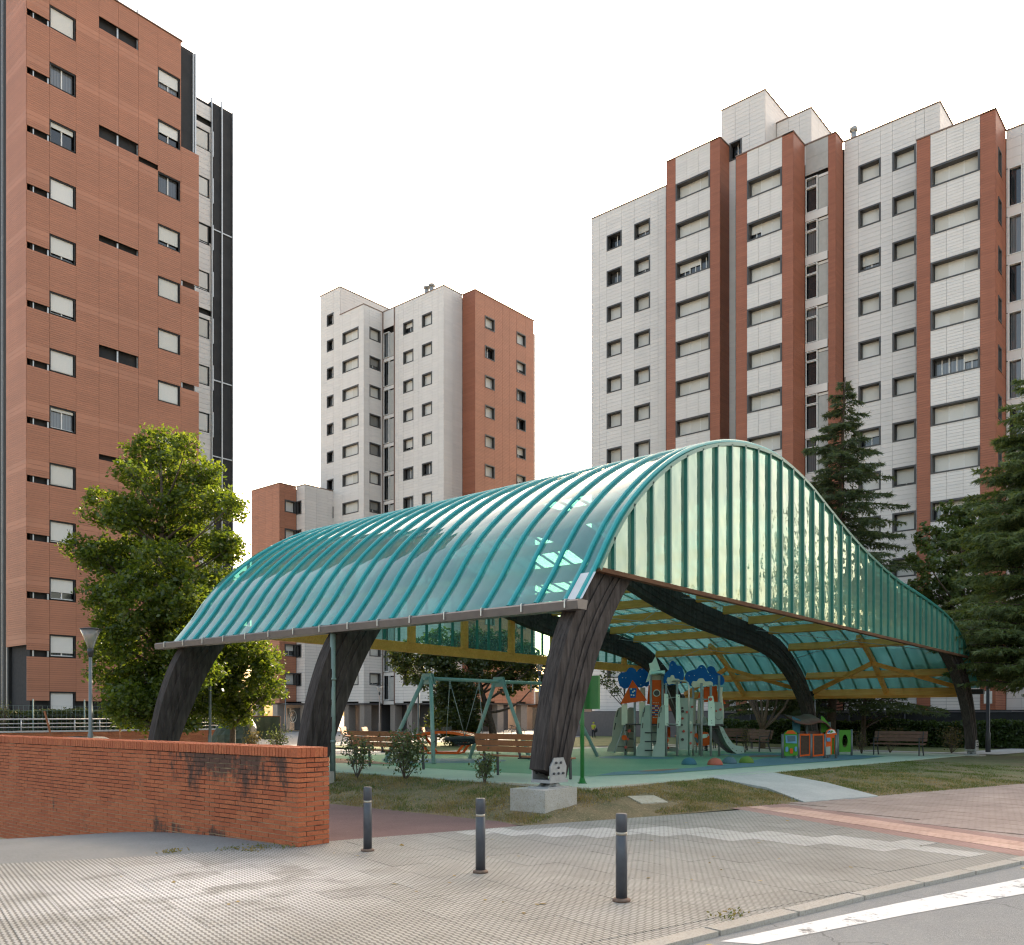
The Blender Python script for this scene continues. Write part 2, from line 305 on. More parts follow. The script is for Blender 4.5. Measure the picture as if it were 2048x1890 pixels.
def paint_mat(name, col):
    m, nt, b = new_mat(name)
    w = rng(nt, noise(nt, 3.0, detail=9, rough=0.75), 0.57, 0.63)
    w2 = rng(nt, noise(nt, 11.0, detail=6, rough=0.7), 0.60, 0.68)
    c = mixc(nt, mth(nt, 'MAXIMUM', w, mth(nt, 'MULTIPLY', w2, 0.7)), col, (0.17, 0.17, 0.165))
    nt.links.new(c, b.inputs['Base Color']); b.inputs['Roughness'].default_value = 0.7
    bump(nt, b, noise(nt, 90), 0.5, 0.006)
    return m
M['line_white'] = paint_mat('worn_white_road_paint', (0.68, 0.68, 0.66))
M['line_yellow'] = paint_mat('worn_yellow_road_paint', (0.56, 0.38, 0.10))

def leaf_mat(name, c1, c2, trans=0.4, gloss=0.35, patch=None):
    m, nt, b = new_mat(name); nt.nodes.remove(b); out = nt.nodes['Material Output']
    r = piece_random(nt)
    c = mixc(nt, r, c1, c2)
    if patch:
        xs_ = nt.nodes.new('ShaderNodeSeparateXYZ'); nt.links.new(pos(nt), xs_.inputs[0]); xg = rng(nt, xs_.outputs[0], 14, 24, 0, 0.26)
        c = mixc(nt, rng(nt, mth(nt, 'ADD', noise(nt, 1.1, detail=5, rough=0.65), mth(nt, 'SUBTRACT', mth(nt, 'MULTIPLY', r, 0.12), xg)), 0.46, 0.66), c, patch)
    d = nt.nodes.new('ShaderNodeBsdfDiffuse'); t = nt.nodes.new('ShaderNodeBsdfTranslucent'); g = node(nt, 'ShaderNodeBsdfGlossy', Roughness=gloss)
    nt.links.new(c, d.inputs[0])
    tc = mixc(nt, 1.0, c, (2.2, 2.0, 0.7), 'MULTIPLY'); nt.links.new(tc, t.inputs[0])
    a = nt.nodes.new('ShaderNodeMixShader'); a.inputs[0].default_value = trans; nt.links.new(d.outputs[0], a.inputs[1]); nt.links.new(t.outputs[0], a.inputs[2])
    f = nt.nodes.new('ShaderNodeMixShader'); f.inputs[0].default_value = 0.035; nt.links.new(a.outputs[0], f.inputs[1]); nt.links.new(g.outputs[0], f.inputs[2])
    nt.links.new(f.outputs[0], out.inputs[0])
    return m
M['leaf_gum'] = leaf_mat('sweetgum_leaf', (0.040, 0.074, 0.013), (0.112, 0.148, 0.024), 0.5)
M['leaf_dark'] = leaf_mat('dark_broad_leaf', (0.022, 0.040, 0.013), (0.060, 0.078, 0.024), 0.35)
M['leaf_brown'] = leaf_mat('dull_green_brown_leaf', (0.048, 0.082, 0.026), (0.092, 0.125, 0.042), 0.35)
M['needle'] = leaf_mat('cedar_needle', (0.046, 0.070, 0.036), (0.092, 0.122, 0.054), 0.3, 0.5)
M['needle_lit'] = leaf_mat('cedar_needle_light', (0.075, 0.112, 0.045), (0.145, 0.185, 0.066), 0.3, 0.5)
M['hedge'] = leaf_mat('hedge_leaf', (0.024, 0.048, 0.014), (0.062, 0.098, 0.026), 0.3)
M['shrub'] = leaf_mat('shrub_leaf', (0.050, 0.075, 0.034), (0.12, 0.145, 0.07), 0.35)
M['rose'] = leaf_mat('rose_leaf', (0.06, 0.062, 0.028), (0.15, 0.11, 0.055), 0.3)
M['grass'] = leaf_mat('grass_blade', (0.050, 0.092, 0.020), (0.125, 0.150, 0.040), 0.3, 0.6, (0.25, 0.185, 0.09))
M['straw'] = leaf_mat('dry_grass_blade', (0.19, 0.14, 0.068), (0.32, 0.25, 0.135), 0.3, 0.6)

# ------------------------------------------------------------ mesh helpers
class MB:
    def __init__(s): s.v = []; s.f = []; s.mi = []; s.sm = []
    def add(s, vs, fs, mi=0, sm=False):
        o = len(s.v); s.v += [tuple(p) for p in vs]
        for f in fs: s.f.append(tuple(i + o for i in f)); s.mi.append(mi); s.sm.append(sm)
        return s
    def box(s, a, b, mi=0):
        x0, y0, z0 = a; x1, y1, z1 = b
        return s.add([(x0,y0,z0),(x1,y0,z0),(x1,y1,z0),(x0,y1,z0),(x0,y0,z1),(x1,y0,z1),(x1,y1,z1),(x0,y1,z1)],
              [(0,3,2,1),(4,5,6,7),(0,1,5,4),(1,2,6,5),(2,3,7,6),(3,0,4,7)], mi)
    def bar(s, p, q, w, h, up=(0,0,1), mi=0):
        p, q = Vector(p), Vector(q); d = (q - p).normalized(); u = Vector(up)
        if abs(d.dot(u)) > 0.99: u = Vector((1, 0, 0))
        r = d.cross(u).normalized(); u = r.cross(d)
        vs = [e + r * a * w / 2 + u * b * h / 2 for e in (p, q) for a, b in ((-1,-1),(1,-1),(1,1),(-1,1))]
        return s.add(vs, [(0,1,2,3),(7,6,5,4),(0,4,5,1),(1,5,6,2),(2,6,7,3),(3,7,4,0)], mi)
    def tube(s, pts, rad, n=8, mi=0, caps=True):
        pts = [Vector(p) for p in pts]; rs = rad if isinstance(rad, (list, tuple)) else [rad] * len(pts)
        o = len(s.v); ref = None
        for i, p in enumerate(pts):
            d = (pts[min(i+1, len(pts)-1)] - pts[max(i-1, 0)]).normalized()
            if ref is None: ref = Vector((1,0,0)) if abs(d.x) < 0.9 else Vector((0,1,0))
            a = d.cross(ref).normalized(); b = d.cross(a); ref = -(d.cross(a)).cross(d).cross(d) if False else ref
            for k in range(n):
                t = 2 * math.pi * k / n; s.v.append(tuple(p + (a * math.cos(t) + b * math.sin(t)) * rs[i]))
        for i in range(len(pts) - 1):
            for k in range(n):
                k2 = (k + 1) % n
                s.f.append((o+i*n+k, o+i*n+k2, o+(i+1)*n+k2, o+(i+1)*n+k)); s.mi.append(mi); s.sm.append(True)
        if caps:
            s.f.append(tuple(o + k for k in range(n))[::-1]); s.mi.append(mi); s.sm.append(False)
            s.f.append(tuple(o + (len(pts)-1)*n + k for k in range(n))); s.mi.append(mi); s.sm.append(False)
        return s
    def lathe(s, c, prof, n=16, mi=0):
        o = len(s.v)
        for r, z in prof:
            for k in range(n):
                t = 2 * math.pi * k / n; s.v.append((c[0] + r*math.cos(t), c[1] + r*math.sin(t), c[2] + z))
        for i in range(len(prof) - 1):
            for k in range(n):
                k2 = (k + 1) % n; s.f.append((o+i*n+k, o+i*n+k2, o+(i+1)*n+k2, o+(i+1)*n+k)); s.mi.append(mi); s.sm.append(True)
        s.f.append(tuple(o + k for k in range(n))[::-1]); s.mi.append(mi); s.sm.append(False)
        s.f.append(tuple(o + (len(prof)-1)*n + k for k in range(n))); s.mi.append(mi); s.sm.append(False)
        return s
    def prism(s, poly, d0, d1, place, mi=0):
        """poly: 2-D outline, extruded from d0 to d1; place(a, b, d) gives the 3-D point"""
        n = len(poly); vs = [place(a, b, d0) for a, b in poly] + [place(a, b, d1) for a, b in poly]
        return s.add(vs, [tuple(range(n))[::-1], tuple(range(n, 2*n))] + [(i, (i+1) % n, n+(i+1) % n, n+i) for i in range(n)], mi)
    def sheet(s, poly, z, mi=0):
        n = len(poly); return s.add([(p[0], p[1], z(p[0], p[1]) if callable(z) else z) for p in poly], [tuple(range(n))], mi)
    def mesh(s, name, mats, off=(0,0,0)):
        me = bpy.data.meshes.new(name)
        o = off; me.from_pydata([(p[0]-o[0], p[1]-o[1], p[2]-o[2]) for p in s.v], [], s.f)
        for m in (mats if isinstance(mats, (list, tuple)) else [mats]): me.materials.append(m)
        me.polygons.foreach_set('material_index', s.mi); me.polygons.foreach_set('use_smooth', s.sm)
        me.update(); return me
    def build(s, name, mats, parent=None, off=None):
        """parent given: the mesh is made relative to the parent's world place (its thing's base)"""
        if off is None: off = world_of(parent) if parent is not None else (0, 0, 0)
        return link(name, s.mesh(name, mats, off), parent)
def world_of(o):
    p = Vector((0, 0, 0))
    while o is not None: p = p + o.location; o = o.parent
    return tuple(p)
def link(name, me, parent=None, loc=None, scale=None):
    o = bpy.data.objects.new(name, me); COL.objects.link(o)
    if parent is not None: o.parent = parent
    if loc is not None: o.location = loc
    if scale is not None: o.scale = scale
    return o
def tag(o, label=None, cat=None, group=None, kind=None):
    if label: o['label'] = label
    if cat: o['category'] = cat
    if group: o['group'] = group
    if kind: o['kind'] = kind
    return o
def thing(name, label, cat, loc=(0,0,0), rz=0, group=None):
    o = bpy.data.objects.new(name, None); COL.objects.link(o); o.empty_display_size = 0.3
    o.location = loc; o.rotation_euler = (0, 0, rz)
    return tag(o, label, cat, group)
def struct(o): o['kind'] = 'structure'; return o
def stuff(o): o['kind'] = 'stuff'; return o
def dup(root, loc=None, rz=None, label=None):
    r = root.copy(); COL.objects.link(r)
    if loc is not None: r.location = loc
    if rz is not None: r.rotation_euler = (0, 0, rz)
    if label: r['label'] = label
    for ch in list(root.children):
        c = ch.copy(); COL.objects.link(c); c.parent = r
        for g in list(ch.children):
            d = g.copy(); COL.objects.link(d); d.parent = c
    return r
def numpy_mesh(name, V, nper, mat):
    """V: (N*nper, 3) vertices, each run of nper is one face"""
    V = np.asarray(V, dtype=np.float32); n = len(V) // nper
    me = bpy.data.meshes.new(name); me.vertices.add(len(V)); me.vertices.foreach_set('co', V.ravel())
    me.loops.add(len(V)); me.loops.foreach_set('vertex_index', np.arange(len(V), dtype=np.int32))
    me.polygons.add(n); me.polygons.foreach_set('loop_start', np.arange(n, dtype=np.int32) * nper)
    me.polygons.foreach_set('loop_total', np.full(n, nper, dtype=np.int32))
    me.materials.append(mat); me.update(calc_edges=True); return me
# measuring helpers: where a thing seen in the photograph stands in the place
CB = (0.6513276, 0.7587967)
def at(u, Y, z=0.0):
    """the point at horizontal picture position u (2048 px wide), Y metres in front of the camera, height z"""
    X = (u - 1024) / 1780 * Y
    return (CB[0]*X + CB[1]*Y, -CB[1]*X + CB[0]*Y, z)
def hz(v, Y): return 1.6 + (1430 - v) / 1780 * Y
# ------------------------------------------------------------ apartment towers
UNIT = {}
def unit_box(matkey):
    if matkey not in UNIT:
        b = MB().box((0,0,0), (1,1,1)); UNIT[matkey] = b.mesh('panel_' + matkey, M[matkey])
    return UNIT[matkey]
def cut(rects, holes):
    out = []
    for r in rects:
        todo = [r]
        for h in holes:
            nxt = []
            for a0, a1, b0, b1 in todo:
                if h[0] >= a1 - 1e-4 or h[1] <= a0 + 1e-4 or h[2] >= b1 - 1e-4 or h[3] <= b0 + 1e-4: nxt.append((a0, a1, b0, b1)); continue
                if h[2] > b0: nxt.append((a0, a1, b0, h[2]))
                if h[3] < b1: nxt.append((a0, a1, h[3], b1))
                c0, c1 = max(b0, h[2]), min(b1, h[3])
                if h[0] > a0: nxt.append((a0, h[0], c0, c1))
                if h[1] < a1: nxt.append((h[1], a1, c0, c1))
            todo = nxt
        out += todo
    return out
class Tower:
    def __init__(s, name, label, loc):
        s.root = thing(name, label, 'apartment building', loc); s.loc = loc
        s.pan = []; s.caps = []; s.core = MB(); s.cap = MB(); s.rail = MB(); s.memb = MB()
    def face(s, kind, c, s0, s1, edges, rows, holes, mat, g=0.0065):
        e = sorted([s0] + [q for q in edges if s0 < q < s1] + [s1])
        for a0, a1 in zip(e, e[1:]):
            hs = [h for h in holes if h[0] < a1 and h[1] > a0]
            for b0, b1 in zip(rows, rows[1:]):
                for r in cut([(a0, a1, b0, b1)], [h for h in hs if h[2] < b1 and h[3] > b0]):
                    if r[1]-r[0] > 0.05 and r[3]-r[2] > 0.04: s.pan.append((kind, c, r[0]+g, r[1]-g, r[2]+g*0.8, r[3]-g*0.8, mat))
    def coping(s, kind, c, s0, s1, z, h=0.07):
        cp = MB(); s.caps.append(cp)
        if kind == 'x': cp.box((c-0.05, s0-0.03, z), (c+0.70, s1+0.03, z+h))
        else: cp.box((s0-0.03, c-0.05, z+0.004), (s1+0.03, c+0.70, z+h+0.004))
    def P(s, kind, c, a, d, z):
        return (c + d, a, z) if kind == 'x' else (a, c + d, z)
    def bx(s, mb, kind, c, a0, a1, d0, d1, z0, z1, mi=0):
        p, q = s.P(kind, c, a0, d0, z0), s.P(kind, c, a1, d1, z1); mb.box(p, q, mi)
    def win(s, kind, c, s0, s1, z0, z1, nsec=1, casing='casing', depth=0.34, opens=None, lab=None, t=0.10, sh='shutter', proud=0.03):
        m = MB()
        s.bx(m, kind, c, s0, s1, -proud, depth, z1-t, z1); s.bx(m, kind, c, s0, s1, -proud, depth, z0, z0+t*0.8)
        s.bx(m, kind, c, s0, s0+t, -proud+0.002, depth-0.002, z0+t*0.8, z1-t); s.bx(m, kind, c, s1-t, s1, -proud+0.002, depth-0.002, z0+t*0.8, z1-t)
        w = m.build('window', M[casing], s.root)
        if lab: w['label'] = lab
        a0, a1, b0, b1 = s0+t, s1-t, z0+t*0.8, z1-t
        fr = MB(); f = 0.06; sec = (a1-a0)/nsec
        for k in range(nsec + 1):
            x = a0 + k*sec
            s.bx(fr, kind, c, max(a0, x-f/2), min(a1, x+f/2) if k else a0+f/2, depth-0.175, depth-0.08, b0, b1)
            if k == nsec: s.bx(fr, kind, c, a1-f/2, a1, depth-0.175, depth-0.08, b0, b1)
        s.bx(fr, kind, c, a0, a1, depth-0.135, depth-0.085, b0, b0+0.05)
        for k in range(nsec):
            if sec > 0.7: s.bx(fr, kind, c, a0+(k+0.5)*sec-0.03, a0+(k+0.5)*sec+0.03, depth-0.11, depth-0.07, b0+0.05, b1)
        o = world_of(s.root)
        fr.build('window_frame', M['white_frame'], w, o)
        pn = MB(); s.bx(pn, kind, c, a0, a1, depth-0.06, depth-0.03, b0, b1); pn.build('pane', M['pane'], w, o)
        for k in range(nsec):
            op = opens[k] if opens else 0
            if op > 0.93: continue
            q = MB(); s.bx(q, kind, c, a0+k*sec+f/2, a0+(k+1)*sec-f/2, depth-0.155, depth-0.125, b0+0.05+(b1-b0-0.05)*op, b1)
            q.build('shutter', M[sh], w, o)
    def rand_opens(s, n):
        r = rnd.random()
        if n == 1: return [0.0 if r < 0.55 else rnd.choice([0.06, 0.1, 0.25, 0.35, 0.45, 0.6]) if r < 0.93 else 1]
        if r < 0.55: return [0]*n
        if r < 0.75: return [0.07]*n
        return [rnd.choice([0, 0.1, 0.45, 0.6, 0.55, 1]) for _ in range(n)]
    def finish(s, limit=300):
        o = world_of(s.root)
        def area(p):
            kind, c, a0, a1, b0, b1, m = p
            q = Vector(s.P(kind, c, (a0+a1)/2, 0, (b0+b1)/2)); d = Vector((0,0,1.6)) - q
            X = (CB[0]*q.x - CB[1]*q.y); Y = CB[1]*q.x + CB[0]*q.y
            if not (-0.58*Y < X < 0.58*Y) or not (-0.27*Y < q.z-1.6 < 0.81*Y): return 0
            return (a1-a0)*(b1-b0)*abs(d.x if kind == 'x' else d.y)/d.length**3
        s.pan.sort(key=area, reverse=True)
        for kind, c, a0, a1, b0, b1, m in s.pan[:limit]:
            p, q = s.P(kind, c, a0, 0, b0), s.P(kind, c, a1, 0.04, b1)
            link('cladding_panel', unit_box(m), s.root, [p[i]-o[i] for i in range(3)], [q[i]-p[i] for i in range(3)])
        if len(s.pan) > limit:
            keys = sorted({p[6] for p in s.pan[limit:]}); mb = MB()
            for kind, c, a0, a1, b0, b1, m in s.pan[limit:]: s.bx(mb, kind, c, a0, a1, 0, 0.04, b0, b1, keys.index(m))
            stuff(mb.build('cladding_panels', [M[k] for k in keys], s.root))
        for cp in s.caps: cp.build('parapet_cap', M['coping'], s.root)
        for mb, nm, m in ((s.core, 'wall', 'core'), (s.cap, 'drain_pipes', 'coping'), (s.rail, 'cladding_rails', 'rail_metal'), (s.memb, 'insulation_membrane', 'membrane')):
            if mb.v:
                ob = mb.build(nm, M[m], s.root)
                if nm in ('cladding_rails', 'drain_pipes'): stuff(ob)
def rows_from(ztop, zbot, h):
    n = max(1, round((ztop - zbot)/h)); return [zbot + (ztop-zbot)*k/n for k in range(n + 1)]

# ---- left tower, half re-clad, terracotta planks
T = Tower('left_tower', 'tall terracotta plank clad tower block, its cladding unfinished with black membrane showing', (17.35, 45.8, 0))
yL = 45.8; SL = [35.48 - 2.82*k for k in range(13)]
rowsL = []
for k in range(-2, 13):
    zs = 35.48 - 2.82*k
    rowsL += [zs+1.10, zs+0.86, zs+0.62] + [zs+0.62-0.1064*j for j in range(1, 22)]
rowsL = sorted(z for z in rowsL if 2.3 < z < 38.7) ; rowsL = [2.3] + rowsL + [38.74]
colsL = [18.41, 19.69, 20.84, 21.85, 22.93, 24.01, 25.35]
holes = []
for k, zs in enumerate(SL):
    holes += [(18.41, 19.69, zs, zs+1.12), (24.01, 25.30, zs+0.03, zs+1.15), (17.36, 18.41, zs, zs+0.28)]
slots = [(20.84, 22.93, 36.86, 37.47), (20.84, 22.93, 31.27, 31.86), (20.84, 22.93, 25.92, 26.22), (20.84, 22.93, 19.98, 20.6), (20.84, 22.93, 14.72, 15.0), (20.84, 22.93, 9.1, 9.38),
         (22.93, 24.01, 31.00, 31.28), (25.35, 26.42, 25.3, 25.58), (25.35, 26.42, 19.7, 19.98)]
holes += slots + [(25.35, 26.5, 32.99, 40)]
T.face('y', yL, 17.36, 26.42, colsL, rowsL, holes, 'terracotta', 0.0052)
T.face('x', 17.35, 45.85, 48.35, [], rowsL, [(40, 50, 2.2, 5.0)], 'terracotta', 0.0052)
T.pan = [(*p[:6], 'terracotta_band' if p[5]-p[4] > 0.16 else p[6]) for p in T.pan]
T.core.box((17.65, 46.1, 0), (26.3, 49.0, 38.7)); T.memb.box((17.60, 46.06, 0.1), (26.25, 46.09, 38.72)); T.memb.box((25.37, 45.93, 33.0), (26.25, 46.05, 38.4))
T.memb.box((17.50, 48.45, 0), (17.64, 58, 44)); T.core.box((17.66, 49.0, 0), (30, 58, 44)) if False else None
T.core.box((17.66, 49.05, 0), (27.8, 56, 38.69))
for x in (17.45,): T.rail.box((x-0.06, 48.38, 0), (x, 48.44, 43))
T.rail.box((17.38, 48.95, 0), (17.44, 49.0, 43))
for a0, a1, b0, b1 in slots[:6]: T.rail.box((21.85-0.04, 45.9, b0), (21.85+0.04, 45.95, b1)); T.rail.box((22.89, 45.9, b0), (22.93, 45.95, b1)); T.rail.box((20.84, 45.9, b0), (20.88, 45.95, b1))
for zs in SL:
    T.rail.box((17.66, 45.86, zs), (17.71, 45.92, zs+0.28)); T.rail.box((18.33, 45.86, zs), (18.40, 45.92, zs+0.28))
for zz in (25.3, 19.7): T.rail.box((25.40, 45.86, zz), (25.46, 45.92, zz+.28)); T.rail.box((26.22, 45.86, zz), (26.28, 45.92, zz+.28))
T.rail.box((26.08, 45.84, 33.0), (26.13, 45.93, 38.5))
T.rail.box((26.20, 45.86, 32.9), (26.30, 46.1, 38.6), 0)
for x in (21.85, 22.93): T.rail.box((x-0.03, 45.9, 38.7), (x+0.03, 45.95, 39.1))
opl = [[0], [1], [0.75], [0], [0.14], [0.10], [0], [0.85], [0], [0.04], [0.32], [0.12], [0]]
opr = [[0.33], [0.42], [1], [0.2], [0], [0], [0], [0.5], [0], [0.3], [0], [0.3], [0]]
for k, zs in enumerate(SL):
    T.win('y', yL, 18.43, 19.66, zs+0.02, zs+1.10, 1, 'black_casing', 0.26, opl[k], None, 0.05, proud=-0.03)
    T.win('y', yL, 24.03, 25.28, zs+0.05, zs+1.13, 1, 'black_casing', 0.26, opr[k], None, 0.05, proud=-0.03)
T.core.box((26.5, 49.0, 0), (30.25, 55, 38.5)); T.memb.box((28.87, 48.72, 0), (30.4, 48.98, 38.6)); T.memb.box((26.32, 48.9, 0), (28.86, 48.98, 38.5)); T.memb.box((30.26, 48.99, 0), (30.4, 55, 38.55))
hw = [(27.75, 28.78, zs+0.0, zs+1.15) for zs in SL] + [(27, 29, 37.0, 37.35), (27, 29, 30.0, 31.1-0.1), (27, 29, SL[7]-1.2, SL[7]), (27, 29, 25.6, 25.9)]
T.face('y', 48.7, 26.45, 28.87, [], rows_from(38.2, 2.3, 0.30), hw, 'white_panel', 0.007)
for k, zs in enumerate(SL): T.win('y', 48.7, 27.6, 28.76, zs+0.02, zs+1.13, 1, 'black_casing', 0.2, T.rand_opens(1), None, 0.05, proud=-0.03)
T.rail.box((28.88, 48.6, 0), (28.93, 48.7, 38.8)); T.rail.box((29.55, 48.62, 0), (29.63, 48.71, 38.9)); T.rail.box((30.30, 48.62, 0), (30.36, 48.71, 38.6))
for zz in (30.9, 17.2, 21.8): T.rail.box((28.9, 48.66, zz), (30.4, 48.70, zz+0.07))
for zs in SL: T.rail.box((28.97, 48.62, zs-0.2), (29.02, 48.7, zs+1.3))
T.coping('y', yL, 17.3, 25.4, 38.75, 0.05)
T.finish()

# ---- right tower
T = Tower('right_tower', 'long white panelled tower block with red brown vertical strips and stepped roof', (54.6, 20, 0))
ZS = [38.37 - 2.82*k for k in range(14)]
ZB = 1.9
H1, H2, H3, H0 = 41.49, 38.67, 35.85, 44.31
def rr(top, h=0.282): return [ZB] + [z for z in (top - h*k for k in range(400)) if z > ZB + 0.05][::-1]
cA = 58.5
wA = [(38.89, 40.30), (36.31, 37.73)]
T.face('x', cA, 34.92, 41.74, [35.6, 36.31, 37.73, 38.89, 40.3, 41.0], rr(H1), [(a, b, z, z+1.24) for a, b in wA for z in ZS[:13]], 'white_panel')
for z in ZS[:13]:
    for a, b in wA: T.win('x', cA, a, b, z, z+1.24, 1, 'casing', 0.56, T.rand_opens(1))
T.core.box((cA+0.62, 28.0, 0), (72, 41.7, H1-0.05)); T.coping('x', cA, 34.9, 41.74, H1)
def bay(c, y0, y1, yw0, yw1, top, kmin, side_to, lite=None):
    T.face('x', c, y0, yw0, [], rr(top, 0.141), [], 'terracotta_dark', 0.007); T.face('x', c, yw1, y1, [], rr(top, 0.141), [], 'terracotta_dark', 0.007)
    w3 = (yw1-yw0)/3
    T.face('x', c, yw0, yw1, [yw0+w3, yw0+2*w3], rr(top, 0.188), [(yw0, yw1, z, z+1.2) for z in ZS[kmin:13]], 'white_panel', 0.007)
    for z in ZS[kmin:13]: T.win('x', c, yw0+0.01, yw1-0.01, z, z+1.2, 3, 'casing', 0.56, T.rand_opens(3))
    T.face('y', y0, c+0.045, side_to, [], rr(top, 0.141), lite or [], 'terracotta_dark', 0.007)
    T.core.box((c+0.62, y0+0.62, 0), (side_to+0.4, y1-0.02, top-0.05)); T.coping('x', c, y0, y1, top); T.coping('y', y0, c-0.02, side_to, top)
bay(56.0, 29.14, 33.39, 29.90, 32.63, H1, 0, 57.4)
# recess with the stair tower above it
T.face('x', 57.4, 26.49, 29.75, [27.6, 28.7], rr(H0), [(28.2, 29.14, 40.45, 41.75)], 'white_panel')
T.win('x', 57.4, 28.2, 29.14, 40.45, 41.75, 1, 'casing', 0.5, [1])
T.face('y', 26.49, 57.45, 63.0, [59, 60.5, 62], rr(H0), [(50, 70, 0, H2)], 'white_panel')
T.core.box((58.0, 27.1, 0), (66, 29.74, H0-0.05)); T.coping('x', 57.4, 26.49, 29.75, H0); T.coping('y', 26.49, 57.4, 63, H0)
T.face('x', 59.2, 24.0, 26.45, [24.8, 25.6], rr(42.9), [(0, 50, 0, H2-0.5)], 'white_panel'); T.face('y', 24.0, 59.25, 62.8, [60.5, 61.6], rr(42.9), [(50, 70, 0, H2-0.5)], 'white_panel')
T.core.box((59.5, 24.3, 30), (62.8, 26.45, 42.8)); T.coping('x', 59.2, 24, 26.45, 42.9); T.coping('y', 24.0, 59.2, 62.8, 42.9)
bay(54.57, 23.28, 27.23, 24.03, 26.44, H2, 1, 56.4)
# glazed recess
T.face('x', 56.4, 21.75, 23.25, [], rr(H2, 0.94), [(21.75, 23.25, 0, H2-2.0)], 'grey_panel')
T.face('x', 56.4, 21.27, 21.75, [], rr(H2, 0.141), [], 'terracotta_dark', 0.007)
T.face('y', 21.27, 56.45, 57.7, [], rr(H2, 0.141), [], 'terracotta_dark', 0.007)
for z in ZS[1:13]:
    T.win('x', 56.4, 22.45, 23.22, z-1.35, z+0.25, 1, 'white_frame', 0.22, [1], t=0.05); T.win('x', 56.4, 22.45, 23.22, z+0.28, z+0.9, 1, 'white_frame', 0.22, [1], t=0.05)
    T.face('x', 56.5, 21.77, 22.42, [], [z-1.35, z+0.72], [], 'grey_panel'); T.face('x', 56.35, 21.77, 23.24, [], [z-1.9, z-1.38], [], 'white_panel'); T.face('x', 56.48, 21.77, 22.42, [], [z+0.74, z+0.91], [], 'white_panel')
T.core.box((56.72, 21.57, 0), (66, 23.27, H2-0.05)); T.coping('x', 56.4, 21.27, 23.27, H2); T.coping('y', 21.27, 56.4, 57.7, H2)
cG = 57.7
wG = [(18.90, 20.29), (16.80, 18.18)]
T.face('x', cG, 15.42, 21.2, [20.3, 18.9, 18.2, 16.8, 16.3], rr(H2), [(a, b, z, z+1.2) for a, b in wG for z in ZS[1:13]] + [(15, 16.28, 0, H3-0.05)], 'white_panel')
for z in ZS[1:13]:
    for a, b in wG: T.win('x', cG, a, b, z, z+1.2, 1, 'casing', 0.56, T.rand_opens(1))
T.face('y', 15.42, cG+0.045, 62, [59.2, 60.6], rr(H2), [(50, 70, 0, H3-0.5)], 'white_panel')
T.core.box((cG+0.62, 15.72, 0), (72, 28.0, H2-0.05)); T.coping('x', cG, 15.42, 21.2, H2); T.coping('y', 15.42, cG, 62, H2)
bay(56.0, 12.03, 16.26, 12.83, 15.49, H3, 2, 58.5, [(56.6, 57.4, z-0.1, z+1.3) for z in ZS[2:13]])
for z in ZS[2:13]: T.win('y', 12.03, 56.6, 57.4, z-0.1, z+1.3, 1, 'casing', 0.5, [1])
# part that runs on to the right, mostly outside the picture
T.face('x', cA, 1.0, 12.0, [2, 5, 7, 9, 11.2], rr(H3, 0.564), [(10.4, 11.9, z-1.4, z+0.9) for z in ZS[2:13]], 'white_panel')
for z in ZS[2:13]: T.win('x', cA, 10.4, 11.15, z-1.4, z+0.9, 1, 'white_frame', 0.25, [1], t=0.06); T.win('x', cA, 11.17, 11.9, z-1.4, z+0.9, 1, 'white_frame', 0.25, [1], t=0.06)
T.core.box((cA+0.62, 1.05, 0), (72, 15.4, H3-0.05)); T.coping('x', cA, 1, 12, H3)
T.core.box((cA+0.01, 41.742, 0), (72, 41.79, H1)); T.core.box((56.04, 33.392, 0), (58.4, 33.43, H1)); T.core.box((54.61, 27.232, 0), (57.3, 27.27, H2)); T.core.box((57.44, 29.76, H1), (66, 29.80, H0)); T.core.box((cG-1.6, 16.262, 0), (cG, 16.30, H3))
pb = MB(); pb.box((54.9, 11, 0), (58.3, 41.6, 1.85)); pb.build('plinth', M['concrete_dark'], T.root)
ch = MB(); ch.box((59.8, 21.15, H2-0.1), (60.5, 21.95, 39.9)); ch.tube([(60.1, 21.45, 39.9), (60.1, 21.45, 40.55)], 0.19, 10); ch.tube([(60.1, 21.45, 40.66), (60.1, 21.45, 40.9)], 0.26, 10); ch.tube([(60.1, 21.3, 40.5), (60.1, 21.3, 40.7)], 0.03, 5); ch.tube([(60.1, 21.6, 40.5), (60.1, 21.6, 40.7)], 0.03, 5)
ch.build('chimney', M['galv'], T.root)
an = MB(); an.tube([(60.5, 26.2, H0), (60.5, 26.2, H0+1.6)], 0.03, 5); an.bar((60.2, 26.2, H0+1.1), (60.8, 26.2, H0+1.1), 0.03, 0.03); an.build('antenna', M['galv'], T.root)
for y, z in ((21.5, 1.98), (12.4, 1.95)):
    mbx = MB(); mbx.box((55.85, y-0.2, z+0.3), (55.99, y+0.2, z+1.0)); mbx.build('meter_box', M['white_frame'], T.root)
T.finish()

